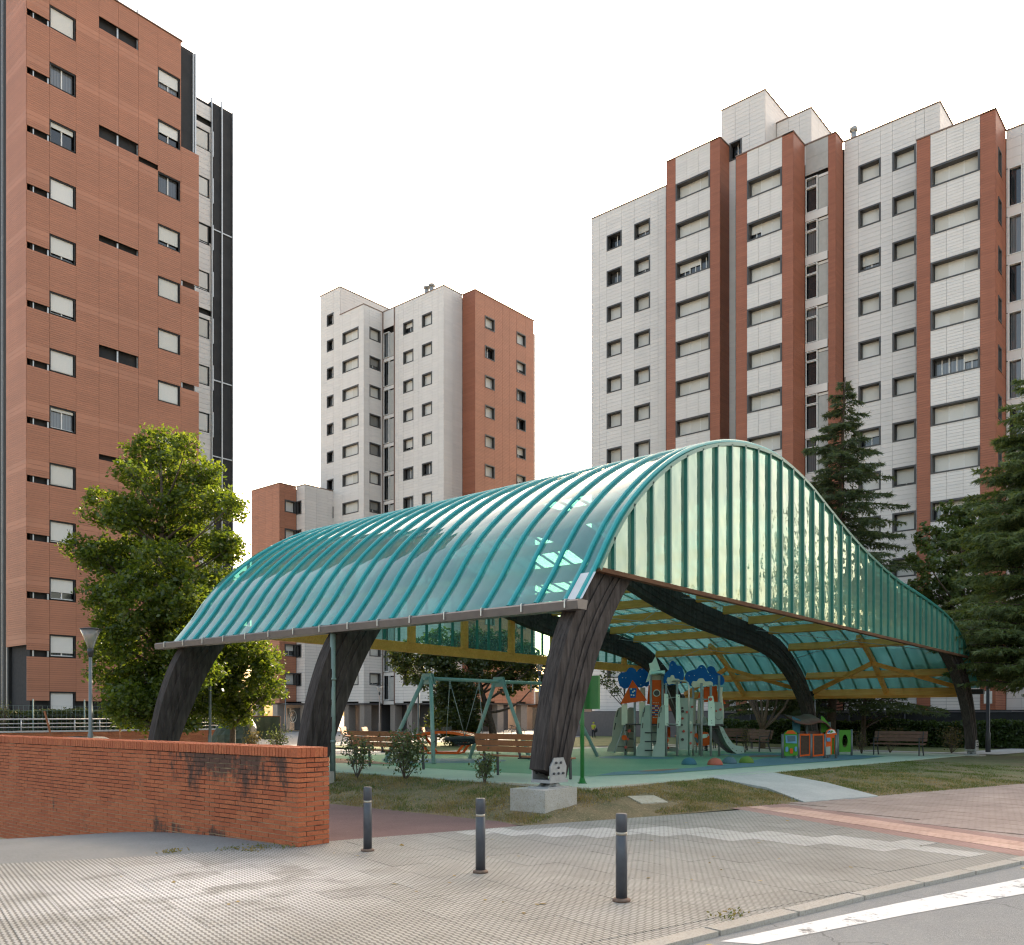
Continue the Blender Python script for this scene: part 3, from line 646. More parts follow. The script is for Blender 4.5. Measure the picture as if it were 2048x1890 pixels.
# ---- middle tower
T = Tower('middle_tower', 'pale panelled tower block with a terracotta right side and roof vents, in the middle distance', (56.2, 66, 0))
ZB = 2.75
wQ = (68.0, 70.46); wS = [(62.77, 64.19), (60.21, 61.57)]
hP = [(71.89, 72.94, z-0.05, z+1.05) for z in ZS] + [(71.89, 72.94, 40.9, 42.1)]
T.face('x', 56.2, 67.21, 74.07, [68, 69.2, 70.46, 70.86, 71.89, 72.94], rr(H0), hP + [(wQ[0], wQ[1], z, z+1.2) for z in ZS] + [(60, 70.86, H1, 50)], 'white_panel', 0.008)
for z in ZS[:13] + [40.95]: T.win('x', 56.2, 71.89, 72.94, z-0.05, z+1.1, 1, 'casing', 0.40, [1])
for z in ZS[:13]: T.win('x', 56.2, wQ[0], wQ[1], z, z+1.2, 2, 'casing', 0.44, T.rand_opens(2), sh=rnd.choice(['shutter', 'shutter', 'shutter', 'shutter_grey']))
T.face('y', 70.86, 56.25, 64.5, [58, 60, 62], rr(H0), [(50, 70, 0, H1)], 'white_panel', 0.008)
T.core.box((56.82, 67.83, 2.6), (70, 74.0, H1-0.05)); T.core.box((56.5, 71.15, H1), (64.5, 74.0, H0-0.05))
T.coping('x', 56.2, 70.86, 74.07, H0); T.coping('y', 70.86, 56.2, 64.5, H0); T.coping('x', 56.2, 67.21, 70.86, H1); T.coping('y', 67.21, 56.2, 58.65, H1)
T.face('y', 67.21, 56.25, 58.6, [56.92, 58.33], rr(H1), [(56.92, 58.33, z, z+1.2) for z in ZS], 'white_panel', 0.008)
for z in ZS[:13]: T.win('y', 67.21, 56.92, 58.33, z, z+1.2, 1, 'casing', 0.44, T.rand_opens(1), sh=rnd.choice(['shutter', 'shutter', 'shutter_grey']))
cS = 58.6
T.face('x', cS, 65.49, 67.15, [], rr(H1, 0.9), [(65.5, 67.15, 0, H1-1.7)], 'white_panel')
for z in ZS[:13]:
    T.win('x', cS, 66.25, 67.05, z-1.5, z+1.0, 1, 'white_frame', 0.22, [1], t=0.06); T.face('x', cS+0.05, 65.6, 66.2, [], [z-1.5, z+0.8], [], 'grey_panel'); T.face('x', cS+0.02, 65.55, 67.15, [], [z-1.9, z-1.55], [], 'white_panel')
T.cap.box((cS-0.06, 65.40, 2.7), (cS+0.02, 65.50, H1)); T.cap.box((cS-0.06, 67.08, 2.7), (cS+0.02, 67.18, H1))
T.face('x', cS, 58.66, 65.40, [59.4, 60.21, 61.57, 62.1, 62.77, 64.19, 64.9], rr(H1), [(a, b, z, z+1.2) for a, b in wS for z in ZS], 'white_panel', 0.008)
for z in ZS[:13]:
    for a, b in wS: T.win('x', cS, a, b, z, z+1.2, 1, 'casing', 0.44, T.rand_opens(1))
T.face('y', 58.66, cS+0.045, 61.09, [59.8], rr(H1), [], 'white_panel', 0.008)
T.core.box((cS+0.62, 58.96, 2.6), (71, 67.5, H1-0.05)); T.coping('x', cS, 58.66, 67.2, H1); T.coping('y', 58.66, cS, 61.1, H1)
T.core.box((56.25, 74.075, 2.7), (64, 74.12, H0))
T.face('x', 61.09, 57.0, 58.64, [], rr(H1, 0.141), [], 'terracotta_dark', 0.008)
wT = [(62.45, 63.86), (67.09, 68.52)]
bandT = [z for z in rr(H1, 0.141)]
T.face('y', 57.0, 61.1, 69.82, [62.45, 63.86, 65.0, 66.0, 67.09, 68.52], bandT, [(a, b, z, z+1.2) for a, b in wT for z in ZS], 'terracotta', 0.008)
for z in ZS[:13]:
    for a, b in wT: T.win('y', 57.0, a, b, z, z+1.2, 1, 'casing', 0.44, T.rand_opens(1), t=0.09)
T.core.box((61.7, 57.62, 2.6), (69.8, 58.9, H1-0.05)); T.coping('x', 61.09, 57.0, 58.64, H1); T.coping('y', 57.0, 61.09, 69.85, H1)
T.face('y', 57.3, 69.84, 70.42, [], rr(40.4, 0.282), [], 'white_panel'); T.core.box((69.85, 57.6, 2.6), (70.4, 66, 40.3))
ch = MB(); ch.box((61.0, 62.6, H1), (62.2, 64.6, H1+0.9))
for y in (63.2, 63.9): ch.tube([(61.5, y, H1+0.9), (61.5, y, H1+2.3)], 0.24, 9); ch.tube([(61.5, y, H1+2.4), (61.5, y, H1+2.6)], 0.34, 9); ch.tube([(61.5, y, H1+2.2), (61.5, y, H1+2.5)], 0.05, 5)
ch.build('chimney', M['galv'], T.root)
for k, (x, y) in enumerate([(57.0, 73.2), (57.0, 70.3), (57.0, 67.9), (59.3, 66.0), (59.3, 63.6), (59.3, 60.0), (62.0, 57.9), (65.2, 57.8), (68.8, 57.8)]):
    q = MB(); q.box((x-0.45, y-0.35, 0), (x+0.45, y+0.35, 2.62)); q.build('pillar', M['pillar'], T.root)
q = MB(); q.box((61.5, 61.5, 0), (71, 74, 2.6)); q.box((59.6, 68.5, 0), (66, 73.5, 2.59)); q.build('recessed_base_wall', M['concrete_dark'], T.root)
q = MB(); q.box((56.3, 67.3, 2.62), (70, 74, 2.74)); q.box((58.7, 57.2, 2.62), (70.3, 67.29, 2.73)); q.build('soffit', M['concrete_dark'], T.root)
T.finish()

# ---- low block left of it
T = Tower('low_block', 'lower terracotta and pale block standing before the left edge of the middle tower', (50.85, 75, 0))
HL = 24.1
T.face('x', 50.85, 73.39, 78.17, [74.6, 75.8, 77], rr(HL, 0.17), [], 'terracotta', 0.009)
T.face('y', 73.39, 50.9, 52.8, [51.48], rr(HL, 0.17), [(51.45, 52.75, z, z+1.2) for z in ZS[5:]], 'terracotta', 0.009)
for z in ZS[6:13]: T.win('y', 73.39, 51.47, 52.74, z, z+1.2, 1, 'casing', 0.44, T.rand_opens(1))
T.face('x', 52.8, 72.0, 73.35, [], rr(HL), [(72.55, 73.33, z-0.1, z+1.2) for z in ZS[5:]], 'white_panel', 0.008)
for z in ZS[6:13]: T.win('x', 52.8, 72.6, 73.3, z-0.1, z+1.2, 1, 'casing', 0.40, [1])
T.face('y', 72.0, 52.85, 57.0, [54.2, 55.6], rr(HL), [], 'white_panel', 0.008)
T.core.box((50.9, 78.175, 2.7), (56, 78.22, HL)); T.core.box((51.45, 74.0, 2.6), (56, 78.1, HL-0.05)); T.core.box((53.42, 72.62, 2.6), (57, 78, HL-0.06))
T.coping('x', 50.85, 73.39, 78.2, HL); T.coping('y', 73.39, 50.85, 52.85, HL); T.coping('x', 52.8, 72, 73.38, HL); T.coping('y', 72.0, 52.8, 57, HL)
for x, y in ((51.3, 77.6), (51.3, 74.2), (53.4, 72.6)):
    q = MB(); q.box((x-0.4, y-0.4, 0), (x+0.4, y+0.4, 2.62)); q.build('pillar', M['pillar'], T.root)
q = MB(); q.box((53.6, 73.2, 0), (56, 78, 2.6)); q.build('shopfront_wall', M['shop'], T.root)
q = MB(); q.box((53.5, 73.3, 0.1), (53.6, 75.9, 2.3)); q.build('shop_window', M['pane'], T.root)
q = MB()
for k in range(20):
    a0, a1 = 2*math.pi*k/20, 2*math.pi*(k+1)/20
    q.bar((53.46, 74.9+0.62*math.cos(a0), 1.45+0.62*math.sin(a0)), (53.46, 74.9+0.62*math.cos(a1), 1.45+0.62*math.sin(a1)), 0.02, 0.05)
for a, h in ((-0.25, 0.5), (0, 0.75), (0.25, 0.5)): q.bar((53.46, 74.9, 0.95), (53.46, 74.9+a, 0.95+h), 0.02, 0.05); q.bar((53.46, 74.9+a*0.5, 1.1), (53.46, 74.9+a*1.5, 1.2+h*0.5), 0.02, 0.04)
q.build('tree_emblem', M['white_frame'], T.root)
q = MB(); q.box((51.2, 72.6, 2.62), (57, 78, 2.74)); q.build('soffit', M['concrete_dark'], T.root)
T.finish()

# ---- far shop row seen under the middle tower
far = thing('far_shop_row', 'low pinkish shop row with pale doorways far behind the pillars', 'building', (76, 52, 0))
q = MB(); q.box((76, 34, 0), (82, 66, 4.2)); q.build('wall', M['shop'], far)
for k in range(7):
    q = MB(); y = 36 + k*4; q.box((75.92, y, 0), (76.0, y+2.2, 2.4)); q.build('shop_window', M['pane'], far)
    q = MB(); q.box((75.5, y-0.3, 2.5), (75.99, y+2.5, 2.8)); q.build('shop_canopy', M['trim_wood'], far)
# ------------------------------------------------------------ playground canopy
def zplay(x, y=0): return 0.33 - 0.0113 * (x - 13.6)
def catmull(pts, per=6):
    out = []; n = len(pts)
    for i in range(n - 1):
        p = [pts[max(0, i-1)], pts[i], pts[i+1], pts[min(n-1, i+2)]]
        for k in range(per):
            t = k/per
            out.append(tuple(0.5*((2*p[1][j]) + (-p[0][j]+p[2][j])*t + (2*p[0][j]-5*p[1][j]+4*p[2][j]-p[3][j])*t*t + (-p[0][j]+3*p[1][j]-3*p[2][j]+p[3][j])*t**3) for j in range(len(pts[0]))))
    out.append(tuple(pts[-1])); return out
PROF = [(11.72,3.47),(12.21,4.08),(12.58,4.60),(13.08,5.19),(13.86,5.86),(14.74,6.43),(15.70,6.88),(16.90,7.25),(18.14,7.45),(19.42,7.48),(20.84,7.26),(22.1,6.90),(23.83,6.40),(25.77,5.97),(27.98,5.62),(30.5,5.37),(32.79,5.07),(34.36,4.62),(35.72,3.90),(37.38,2.63)]
ROOF = catmull(PROF, 5)
def nrm(P, i):
    a, b = P[max(0, i-1)], P[min(len(P)-1, i+1)]
    d = math.hypot(b[0]-a[0], b[1]-a[1]); return (-(b[1]-a[1])/d, (b[0]-a[0])/d)      # outward (up)
def offs(P, d): return [(P[i][0] + nrm(P, i)[0]*d, P[i][1] + nrm(P, i)[1]*d) for i in range(len(P))]
def roof_z(x):
    for a, b in zip(ROOF, ROOF[1:]):
        if a[0] <= x <= b[0]: return a[1] + (b[1]-a[1])*(x-a[0])/(b[0]-a[0])
    return ROOF[-1][1]
canopy = thing('playground_canopy', 'large arched canopy with teal glazed roof on dark curved timber legs over the playground', 'canopy', (11.1, 8.9, 0))
Y0, Y1 = 8.60, 21.60
FR = (8.87, 15.08, 21.28); TH = 0.15
# timber frames: leg, arch and leg in one bent beam
cen = [(11.22,0.66,0.60),(11.40,1.30,0.72),(11.68,2.10,0.84),(12.05,2.90,0.90),(12.58,3.66,0.84),(13.17,4.30,0.78)]
cr = offs(ROOF, -0.66)
cen += [(x, z, 0.80) for (x, z) in cr if 13.9 < x < 34.0][::3]
cen += [(35.05,3.52,0.80),(36.02,2.80,0.78),(36.75,1.98,0.72),(37.22,1.10,0.64),(37.42,0.36,0.56)]
CEN = catmull(cen, 4); cz = [(c[0], c[1]) for c in CEN]
for yf in FR:
    b = MB(); n = len(CEN); vs = []
    for i, c in enumerate(CEN):
        nx, nz = nrm(cz, i); h = c[2]/2
        for s, yy in ((1, -TH), (1, TH), (-1, TH), (-1, -TH)): vs.append((c[0]+nx*h*s, yf+yy, c[1]+nz*h*s))
    fs = [(0,1,2,3), tuple(4*(n-1)+k for k in (3,2,1,0))]
    for i in range(n-1):
        for k in range(4): fs.append((4*i+k, 4*i+4+k, 4*i+4+(k+1) % 4, 4*i+(k+1) % 4))
    b.add(vs, fs); fb = b.build('arch_beam', M['beam'], canopy)
    # grooves between the two glued halves: a slim ledge on each side
    for yy in (-TH-0.012, TH+0.012):
        for q0, q1 in ((0.20, 0.16), (-0.22, 0.14), (-0.02, 0.05)):
            g = MB()
            for i in range(0, n-1):
                a, c = CEN[i], CEN[i+1]; n0, n1 = nrm(cz, i), nrm(cz, i+1); o0, o1 = a[2]*q0, c[2]*q0
                g.bar((a[0]+n0[0]*o0, yf+yy, a[1]+n0[1]*o0), (c[0]+n1[0]*o1, yf+yy, c[1]+n1[1]*o1), 0.024 if q1 > 0.1 else 0.016, q1*a[2])
            g.build('beam_batten', M['beam'], fb)
    for (fx, fz, s) in ((11.22, 0.62, 1), (37.42, 0.34, -1)):
        big = (fx < 20); zb = 0.44 if big else zplay(fx) + 0.02
        h = MB(); bo = MB()
        for yy in (-TH-0.03, TH+0.03):
            pl = [(-0.20,-0.06),(0.20,-0.06),(0.22,0.16),(0.14,0.30),(-0.10,0.30),(-0.20,0.16)]
            h.prism([(fx+0.02+a, fz+q) for a, q in pl], yf+yy-0.012, yf+yy+0.012, lambda a, q, d: (a, d, q))
            for a, q in ((-0.12,0.05),(0.0,0.05),(0.12,0.05),(-0.06,0.22),(0.06,0.22),(0.0,0.14)):
                bo.tube([(fx+0.02+a, yf+yy-0.035, fz+q), (fx+0.02+a, yf+yy+0.035, fz+q)], 0.020, 6)
        h.box((fx-0.2, yf-TH-0.04, fz-0.10), (fx+0.28, yf+TH+0.04, fz-0.05))
        hh = fz-0.10-zb
        h.prism([(fx-0.14, zb+0.02), (fx+0.22, zb+0.02), (fx+0.12, fz-0.10), (fx-0.04, fz-0.10)], yf-0.10, yf-0.04, lambda a, q, d: (a, d, q))
        h.prism([(fx-0.14, zb+0.02), (fx+0.22, zb+0.02), (fx+0.12, fz-0.10), (fx-0.04, fz-0.10)], yf+0.04, yf+0.10, lambda a, q, d: (a, d, q))
        h.tube([(fx+0.04, yf-0.16, zb+hh*0.5), (fx+0.04, yf+0.16, zb+hh*0.5)], min(0.055, hh*0.4), 12)
        h.box((fx-0.26, yf-0.2, zb-0.005), (fx+0.30, yf+0.2, zb+0.02))
        hg = h.build('steel_hinge', M['galv'], canopy); stuff(bo.build('bolts', M['dark_metal'], hg))
        f = MB()
        if big: f.box((10.72, yf-0.34, -0.3), (11.54, yf+0.37, 0.435))
        else: f.box((fx-0.4, yf-0.4, -0.3), (fx+0.45, yf+0.4, zb-0.006))
        f.build('concrete_footing', M['block'], canopy)
# glazed roof: sheets between ribs
ribs = [8.90 + 0.613*k for k in range(21)]
lines = [Y0] + ribs + [Y1]
for a, c in zip(lines, lines[1:]):
    b = MB(); m = 4; vs = []
    for i, (x, z) in enumerate(ROOF):
        nx, nz = nrm(ROOF, i)
        for k in range(m + 1):
            t = k/m; bl = 0.010*(1-(2*t-1)**2); vs.append((x+nx*bl, a+0.003+(c-a-0.006)*t, z+nz*bl))
    fs = [(i*(m+1)+k, (i+1)*(m+1)+k, (i+1)*(m+1)+k+1, i*(m+1)+k+1) for i in range(len(ROOF)-1) for k in range(m)]
    b.add([tuple(v) for v in vs], fs, 0, True); b.build('roof_sheet', M['roof_glass'], canopy)
up = offs(ROOF, 0.030)
for y in ribs + [Y0 + 0.03]:
    b = MB(); vs = []
    prof = [(-0.042,-0.026),(-0.042,0.008),(-0.02,0.032),(0.02,0.032),(0.042,0.008),(0.042,-0.026)]
    for i, (x, z) in enumerate(up):
        nx, nz = nrm(ROOF, i)
        for dy, dn in prof: vs.append((x+nx*dn, y+dy, z+nz*dn))
    q = len(prof); fs = [(i*q+k, (i+1)*q+k, (i+1)*q+(k+1) % q, i*q+(k+1) % q) for i in range(len(up)-1) for k in range(q)] + [tuple(range(q)), tuple((len(up)-1)*q+k for k in range(q))[::-1]]
    b.add(vs, fs); b.build('roof_rib', M['teal_rib'], canopy)
# gables
def gz(x): return 4.08 + (3.77-4.08)*(x-12.51)/(35.72-12.51)
mull = [12.64 + 0.6165*k for k in range(37)]
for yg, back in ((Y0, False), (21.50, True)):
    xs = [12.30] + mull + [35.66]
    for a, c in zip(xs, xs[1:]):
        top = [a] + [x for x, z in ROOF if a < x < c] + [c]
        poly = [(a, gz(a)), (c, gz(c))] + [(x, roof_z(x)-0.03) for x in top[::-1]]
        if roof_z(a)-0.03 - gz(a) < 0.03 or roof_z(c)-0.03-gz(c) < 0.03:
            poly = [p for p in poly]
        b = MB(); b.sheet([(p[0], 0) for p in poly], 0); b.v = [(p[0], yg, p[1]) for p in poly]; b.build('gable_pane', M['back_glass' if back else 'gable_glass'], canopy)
    for x in mull:
        zt = roof_z(x)-0.05
        if zt - gz(x) < 0.12: continue
        b = MB(); b.box((x-0.025, yg-0.065, gz(x)), (x+0.025, yg+0.02, zt)); b.build('gable_mullion', M['teal_mull'], canopy)
    b = MB(); i0 = [i for i, p in enumerate(ROOF) if p[0] > 12.2][0]; i1 = [i for i, p in enumerate(ROOF) if p[0] < 35.9][-1]
    for i in range(i0, i1): b.bar((ROOF[i][0], yg-0.02, ROOF[i][1]-0.045), (ROOF[i+1][0], yg-0.02, ROOF[i+1][1]-0.045), 0.09, 0.07)
    b.build('gable_edge_trim', M['teal_mull'], canopy)
    b = MB()
    if not back:
        b.bar((12.2, yg, gz(12.2)-0.05), (35.9, yg, gz(35.9)-0.05), 0.12, 0.075); b.build('gable_bottom_board', M['trim_wood'], canopy)
    else:
        b.bar((12.2, yg-0.05, gz(12.2)-0.18), (35.9, yg-0.05, gz(35.9)-0.18), 0.14, 0.32); b.build('gable_bottom_beam', M['purlin'], canopy)
        for x in (14.9, 17.4, 19.9, 22.4, 24.9, 27.4, 29.9, 32.4):
            q = MB(); q.box((x-0.13, yg-0.16, gz(x)-0.03), (x+0.13, yg-0.03, roof_z(x)-0.3)); q.build('gable_post', M['purlin'], canopy)
# purlins
po = offs(ROOF, -0.19)
acc, last = 0, None; spots = []
for i, (x, z) in enumerate(po):
    if last: acc += math.hypot(x-last[0], z-last[1])
    last = (x, z)
    if not spots or acc > 1.62:
        if x > 12.4 and x < 36.9: spots.append(i); acc = 0
spots.append(len(po)-1)
for n_, i in enumerate(spots):
    x, z = po[i]; nx, nz = nrm(ROOF, i); end = (i == len(po)-1)
    for a, c in ((FR[0]+TH, FR[1]-TH), (FR[1]+TH, FR[2]-TH)):
        b = MB(); b.bar((x, a+0.004, z), (x, c-0.004, z), 0.13 if not end else 0.17, 0.28 if not end else 0.36, (nx, 0, nz)); b.build('purlin', M['purlin'], canopy)
# rafters and V braces on the long low slope
for a, c in ((FR[0], FR[1]), (FR[1], FR[2])):
    ym = (a+c)/2; pr = [p for p in offs(ROOF, -0.20) if p[0] > 34.0]
    b = MB()
    for p, q in zip(pr, pr[1:]): b.bar((p[0], ym, p[1]), (q[0], ym, q[1]), 0.14, 0.18)
    b.build('mid_rafter', M['purlin'], canopy)
    p = min(po, key=lambda t: abs(t[0]-35.6)); q = po[-1]
    for ye in (a+TH, c-TH):
        b = MB(); b.bar((p[0]-0.05, ym, p[1]-0.12), (q[0]-0.12, ye, q[1]+0.10), 0.13, 0.16); b.build('brace', M['purlin'], canopy)
    for xa, xb in ((20.5, 26), (26, 31.5), (31.5, 35)):
        za, zb = roof_z(xa)-0.45, roof_z(xb)-0.45
        b = MB(); b.tube([(xa, a+TH, za), (xb, c-TH, zb)], 0.012, 5); b.tube([(xa, c-TH, za), (xb, a+TH, zb)], 0.012, 5); b.build('tie_rods', M['galv'], canopy)
# gutters, flashing, downpipe
b = MB(); b.prism([(-0.17,-0.13),(0.06,-0.13),(0.10,0.03),(-0.15,0.03),(-0.19,0.0)], 8.50, 22.15, lambda a, q, d: (11.70+a, d, 3.44+q)); gut = b.build('gutter', M['gutter'], canopy)
for k in range(15):
    y = 8.75 + 0.92*k; s = MB(); s.box((11.495, y-0.012, 3.34), (11.53, y+0.012, 3.475)); s.box((11.51, y-0.012, 3.474), (11.80, y+0.012, 3.486)); s.build('gutter_strap', M['steel'], gut)
b = MB(); b.prism([(-0.06,-0.16),(0.16,-0.16),(0.18,0.02),(-0.10,0.03)], 8.45, 22.15, lambda a, q, d: (37.42+a, d, 2.56+q)); b.build('gutter', M['dark_metal'], canopy)
b = MB(); i1 = [i for i, p in enumerate(ROOF) if p[0] < 12.2][-1]; f1 = offs(ROOF, 0.035)
for i in range(0, i1): b.add([(f1[i][0], Y0-0.06, f1[i][1]), (f1[i+1][0], Y0-0.06, f1[i+1][1]), (f1[i+1][0], 8.85, f1[i+1][1]), (f1[i][0], 8.85, f1[i][1])], [(0,3,2,1)])
b.build('corner_flashing', M['white_flash'], canopy)
b = MB(); b.tube([(11.66, 14.94, 3.32), (11.66, 14.94, 0.1)], 0.058, 12); dp = b.build('downpipe', M['pole_green'], canopy)
for z in (2.35, 1.05):
    c = MB(); c.tube([(11.66, 14.94, z-0.025), (11.66, 14.94, z+0.025)], 0.075, 12); c.build('pipe_collar', M['pole_green'], dp)
# ------------------------------------------------------------ ground
def sheet(name, poly, z, m, kind='structure'):
    o = MB().sheet(poly, z).build(name, M[m]); o['kind'] = kind; return o
def grid_sheet(name, xs, ys, zf, m):
    vs = [(x, y, zf(x, y)) for x in xs for y in ys]; n = len(ys)
    fs = [(i*n+j, (i+1)*n+j, (i+1)*n+j+1, i*n+j+1) for i in range(len(xs)-1) for j in range(n-1)]
    b = MB(); b.add(vs, fs, 0, True); o = b.build(name, M[m]); o['kind'] = 'structure'; return o
BG = 1500
g = MB(); Z = -0.14
for (x0, x1, y0, y1) in ((-BG, -8, -BG, BG), (-8, 7.0, -BG, 9.0), (7.0, BG, -BG, BG), (-8, 7.0, 42, BG)):
    g.add([(x0, y0, Z), (x1, y0, Z), (x1, y1, Z), (x0, y1, Z)], [(0,1,2,3)])
struct(g.build('ground', M['dirt']))
def ramp_z(y):
    d = max(0, y - 9.6); return -0.010 - 0.013*d*d if d < 7 else -0.010 - 0.637 - 0.18*(d-7)
grid_sheet('ramp', [-8, -2, 2, 4, 5.2, 6.508], [8.6 + 0.6*k for k in range(36)], lambda x, y: max(-3.2, ramp_z(y + 0.42*max(-3, x-6.5)*0.9 if x < 6.5 else y)), 'ramp')
KERB = [(-12, 5.9), (-4, 4.75), (1, 3.95), (5.78, 3.16), (7.98, 2.76), (11.1, 2.09), (16, 0.85), (24, -1.4), (40, -6.2), (80, -18)]
def kerb_y(x):
    for a, b in zip(KERB, KERB[1:]):
        if a[0] <= x <= b[0]: return a[1] + (b[1]-a[1])*(x-a[0])/(b[0]-a[0])
    return 6 if x < 0 else -18
sheet('road', [(-60, -45), (80, -60), (80, -17.9)] + [(p[0], p[1]+0.05) for p in KERB[::-1][1:]] + [(-60, 12)], -0.036, 'asphalt')
def offp(p, q, d):
    l = math.hypot(q[0]-p[0], q[1]-p[1]); return ((q[1]-p[1])/l*d, -(q[0]-p[0])/l*d)
def strip_poly(d0, d1, xa, xb, n=14):
    xs = [xa + (xb-xa)*k/n for k in range(n+1)]
    f = lambda x, d: (x - 0.21*d, kerb_y(x) - d*0.98)
    return [f(x, d0) for x in xs] + [f(x, d1) for x in xs[::-1]]
wl = sheet('white_road_line', [(5.85, 3.04), (8.0, 2.50), (10.15, 1.90), (15, 0.52), (15, 0.12), (9.3, 1.72), (7.6, 2.30), (5.95, 2.80)], -0.032, 'line_white')
sheet('yellow_road_mark', strip_poly(0.10, 0.34, 4.75, 5.75, 3), -0.0315, 'line_yellow')
sheet('yellow_road_mark', strip_poly(0.10, 0.34, 10.75, 12.2, 3), -0.0315, 'line_yellow')
sheet('white_road_mark', [(8.55, 1.55), (9.1, 1.42), (9.2, 1.36), (8.9, 1.36)], -0.032, 'line_white')
# kerb stones
pave = MB().sheet([(-12, 16), (3.67, 10.45), (5.21, 9.6), (6.6, 9.2), (7.2, 9.1), (9.82, 8.3), (13.95, 6.85), (11.35, 2.05)] + [(x, kerb_y(x)+0.03) for x in (10, 8, 6, 4, 1, -4, -12)], -0.004).build('pavement', M['tile']); struct(pave)
x = -3.0
while x < 30:
    p, q = (x+0.01, kerb_y(x+0.01)), (x+0.98, kerb_y(x+0.98))
    b = MB(); b.prism([p, q, (q[0]+0.03, q[1]+0.15), (p[0]+0.03, p[1]+0.15)], -0.2, 0.004, lambda a, c, d: (a, c, d)); b.build('kerbstone', M['kerb'], pave)
    x += 1.0
def inside(p, poly):
    c = False; n = len(poly)
    for i in range(n):
        a, b = poly[i], poly[(i+1) % n]
        if (a[1] > p[1]) != (b[1] > p[1]) and p[0] < (b[0]-a[0])*(p[1]-a[1])/(b[1]-a[1]) + a[0]: c = not c
    return c
GREY = [(-3, 12.9), (3.67, 10.42), (5.21, 9.57), (6.6, 9.0), (7.1, 9.0), (9.82, 8.26), (13.92, 6.79), (11.40, 2.17)] + [(x, kerb_y(x)+0.15) for x in (11.3, 10, 8, 6, 4, 1, -3)]
ck, sk = math.cos(KA), math.sin(KA)
def kxy(u, v): return (u*ck - v*sk, u*sk + v*ck)
BAND = [(9.0, 8.75), (9.45, 7.95), (10.85, 5.95), (11.25, 4.3), (11.65, 2.6)]
def dseg(p, a, b):
    ax, ay = b[0]-a[0], b[1]-a[1]; t = max(0, min(1, ((p[0]-a[0])*ax + (p[1]-a[1])*ay)/(ax*ax+ay*ay))); return math.hypot(p[0]-a[0]-ax*t, p[1]-a[1]-ay*t)
tiles = []
TS = 0.40
for i in range(-20, 60):
    for j in range(-10, 50):
        c = kxy((i+0.5)*TS, (j+0.5)*TS)
        cor = [kxy((i+a)*TS, (j+b)*TS) for a, b in ((0,0),(1,0),(1,1),(0,1))]
        if all(inside(q, GREY) for q in cor):
            light = min(dseg(c, a, b) for a, b in zip(BAND, BAND[1:])) < 0.42
            tiles.append((math.hypot(*c), cor, light))
tiles.sort(key=lambda t: t[0] + (50 if Vector(t[1][0]).length and abs((CB[0]*t[1][0][0]-CB[1]*t[1][0][1])/(CB[1]*t[1][0][0]+CB[0]*t[1][0][1]+1e-6)) > 0.62 else 0))
tm = {}
for key in ('tile', 'tile_light'):
    b = MB(); h = 0.0018
    b.prism([(h*ck-h*sk*0, 0), (TS-h, 0), (TS-h, TS-h), (h, TS-h)], -0.05, 0.0, lambda a, c, d: (*kxy(a, c), d)); tm[key] = b.mesh('tile_' + key, M[key])
rest = {'tile': MB(), 'tile_light': MB()}
for n_, (d, cor, light) in enumerate(tiles):
    k = 'tile_light' if light else 'tile'; dz = rnd.uniform(-0.0015, 0.001)
    if n_ < 300: link('paving_tile', tm[k], pave, (cor[0][0], cor[0][1], dz))
    else: rest[k].prism([(p[0]*0.985+0.015*sum(q[0] for q in cor)/4, p[1]*0.985+0.015*sum(q[1] for q in cor)/4) for p in cor], -0.05, dz, lambda a, c, d: (a, c, d))
for k, b in rest.items():
    if b.v: stuff(b.build('paving_tiles', M[k], pave))
# red band, salmon guide tiles and the rose pavement to the right
dvx, dvy = -2.47/5.24, -4.62/5.24; nvx, nvy = 4.62/5.24, -2.47/5.24
def bnd(t, s): return (13.92 + dvx*t + nvx*s, 6.79 + dvy*t + nvy*s)
rose = MB().sheet([bnd(-0.6, 0), bnd(5.4, 0), bnd(5.9, 1.35), bnd(-0.8, 1.35)], -0.006).build('red_band', M['tile_rose']); struct(rose)
for i in range(9):
    for j in range(2):
        b = MB(); t0, s0 = -0.45 + i*0.66 + 0.3*j, 0.34 + j*0.33
        b.prism([bnd(t0+0.005, s0+0.005), bnd(t0+0.655, s0+0.005), bnd(t0+0.655, s0+0.325), bnd(t0+0.005, s0+0.325)], -0.05, 0.0, lambda a, c, d: (a, c, d)); b.build('guide_tile', M['tile_salmon'], rose)
pk = MB().sheet([bnd(-1.2, 1.2), bnd(5.3, 1.2)] + [(x, kerb_y(x)+0.15) for x in (13, 16, 24, 40)] + [(44, -1.1), (23.74, 4.45)], -0.012).build('rose_pavement', M['tile_pink']); struct(pk)
b = MB()
PINK = [bnd(-1.0, 1.2), bnd(5.3, 1.2)] + [(x, kerb_y(x)+0.17) for x in (13, 16, 24, 30)] + [(30, 2.6), (23.74, 4.4)]
pt = []
for i in range(20, 80):
    for j in range(-10, 40):
        cor = [kxy((i+a)*0.5, (j+q)*0.5) for a, q in ((0,0),(1,0),(1,1),(0,1))]
        if all(inside(q, PINK) for q in cor): pt.append((math.hypot(*cor[0]), cor))
pt.sort(); bb = MB()
for n_, (d, cor) in enumerate(pt):
    cx, cy = sum(q[0] for q in cor)/4, sum(q[1] for q in cor)/4
    q = MB() if n_ < 120 else bb
    q.prism([(cx+(p[0]-cx)*0.988, cy+(p[1]-cy)*0.988) for p in cor], -0.05, rnd.uniform(-0.003, 0.001), lambda a, c, d: (a, c, d))
    if n_ < 120: q.build('paving_tile', M['tile_pink'], pk)
if bb.v: stuff(bb.build('paving_tiles', M['tile_pink'], pk))
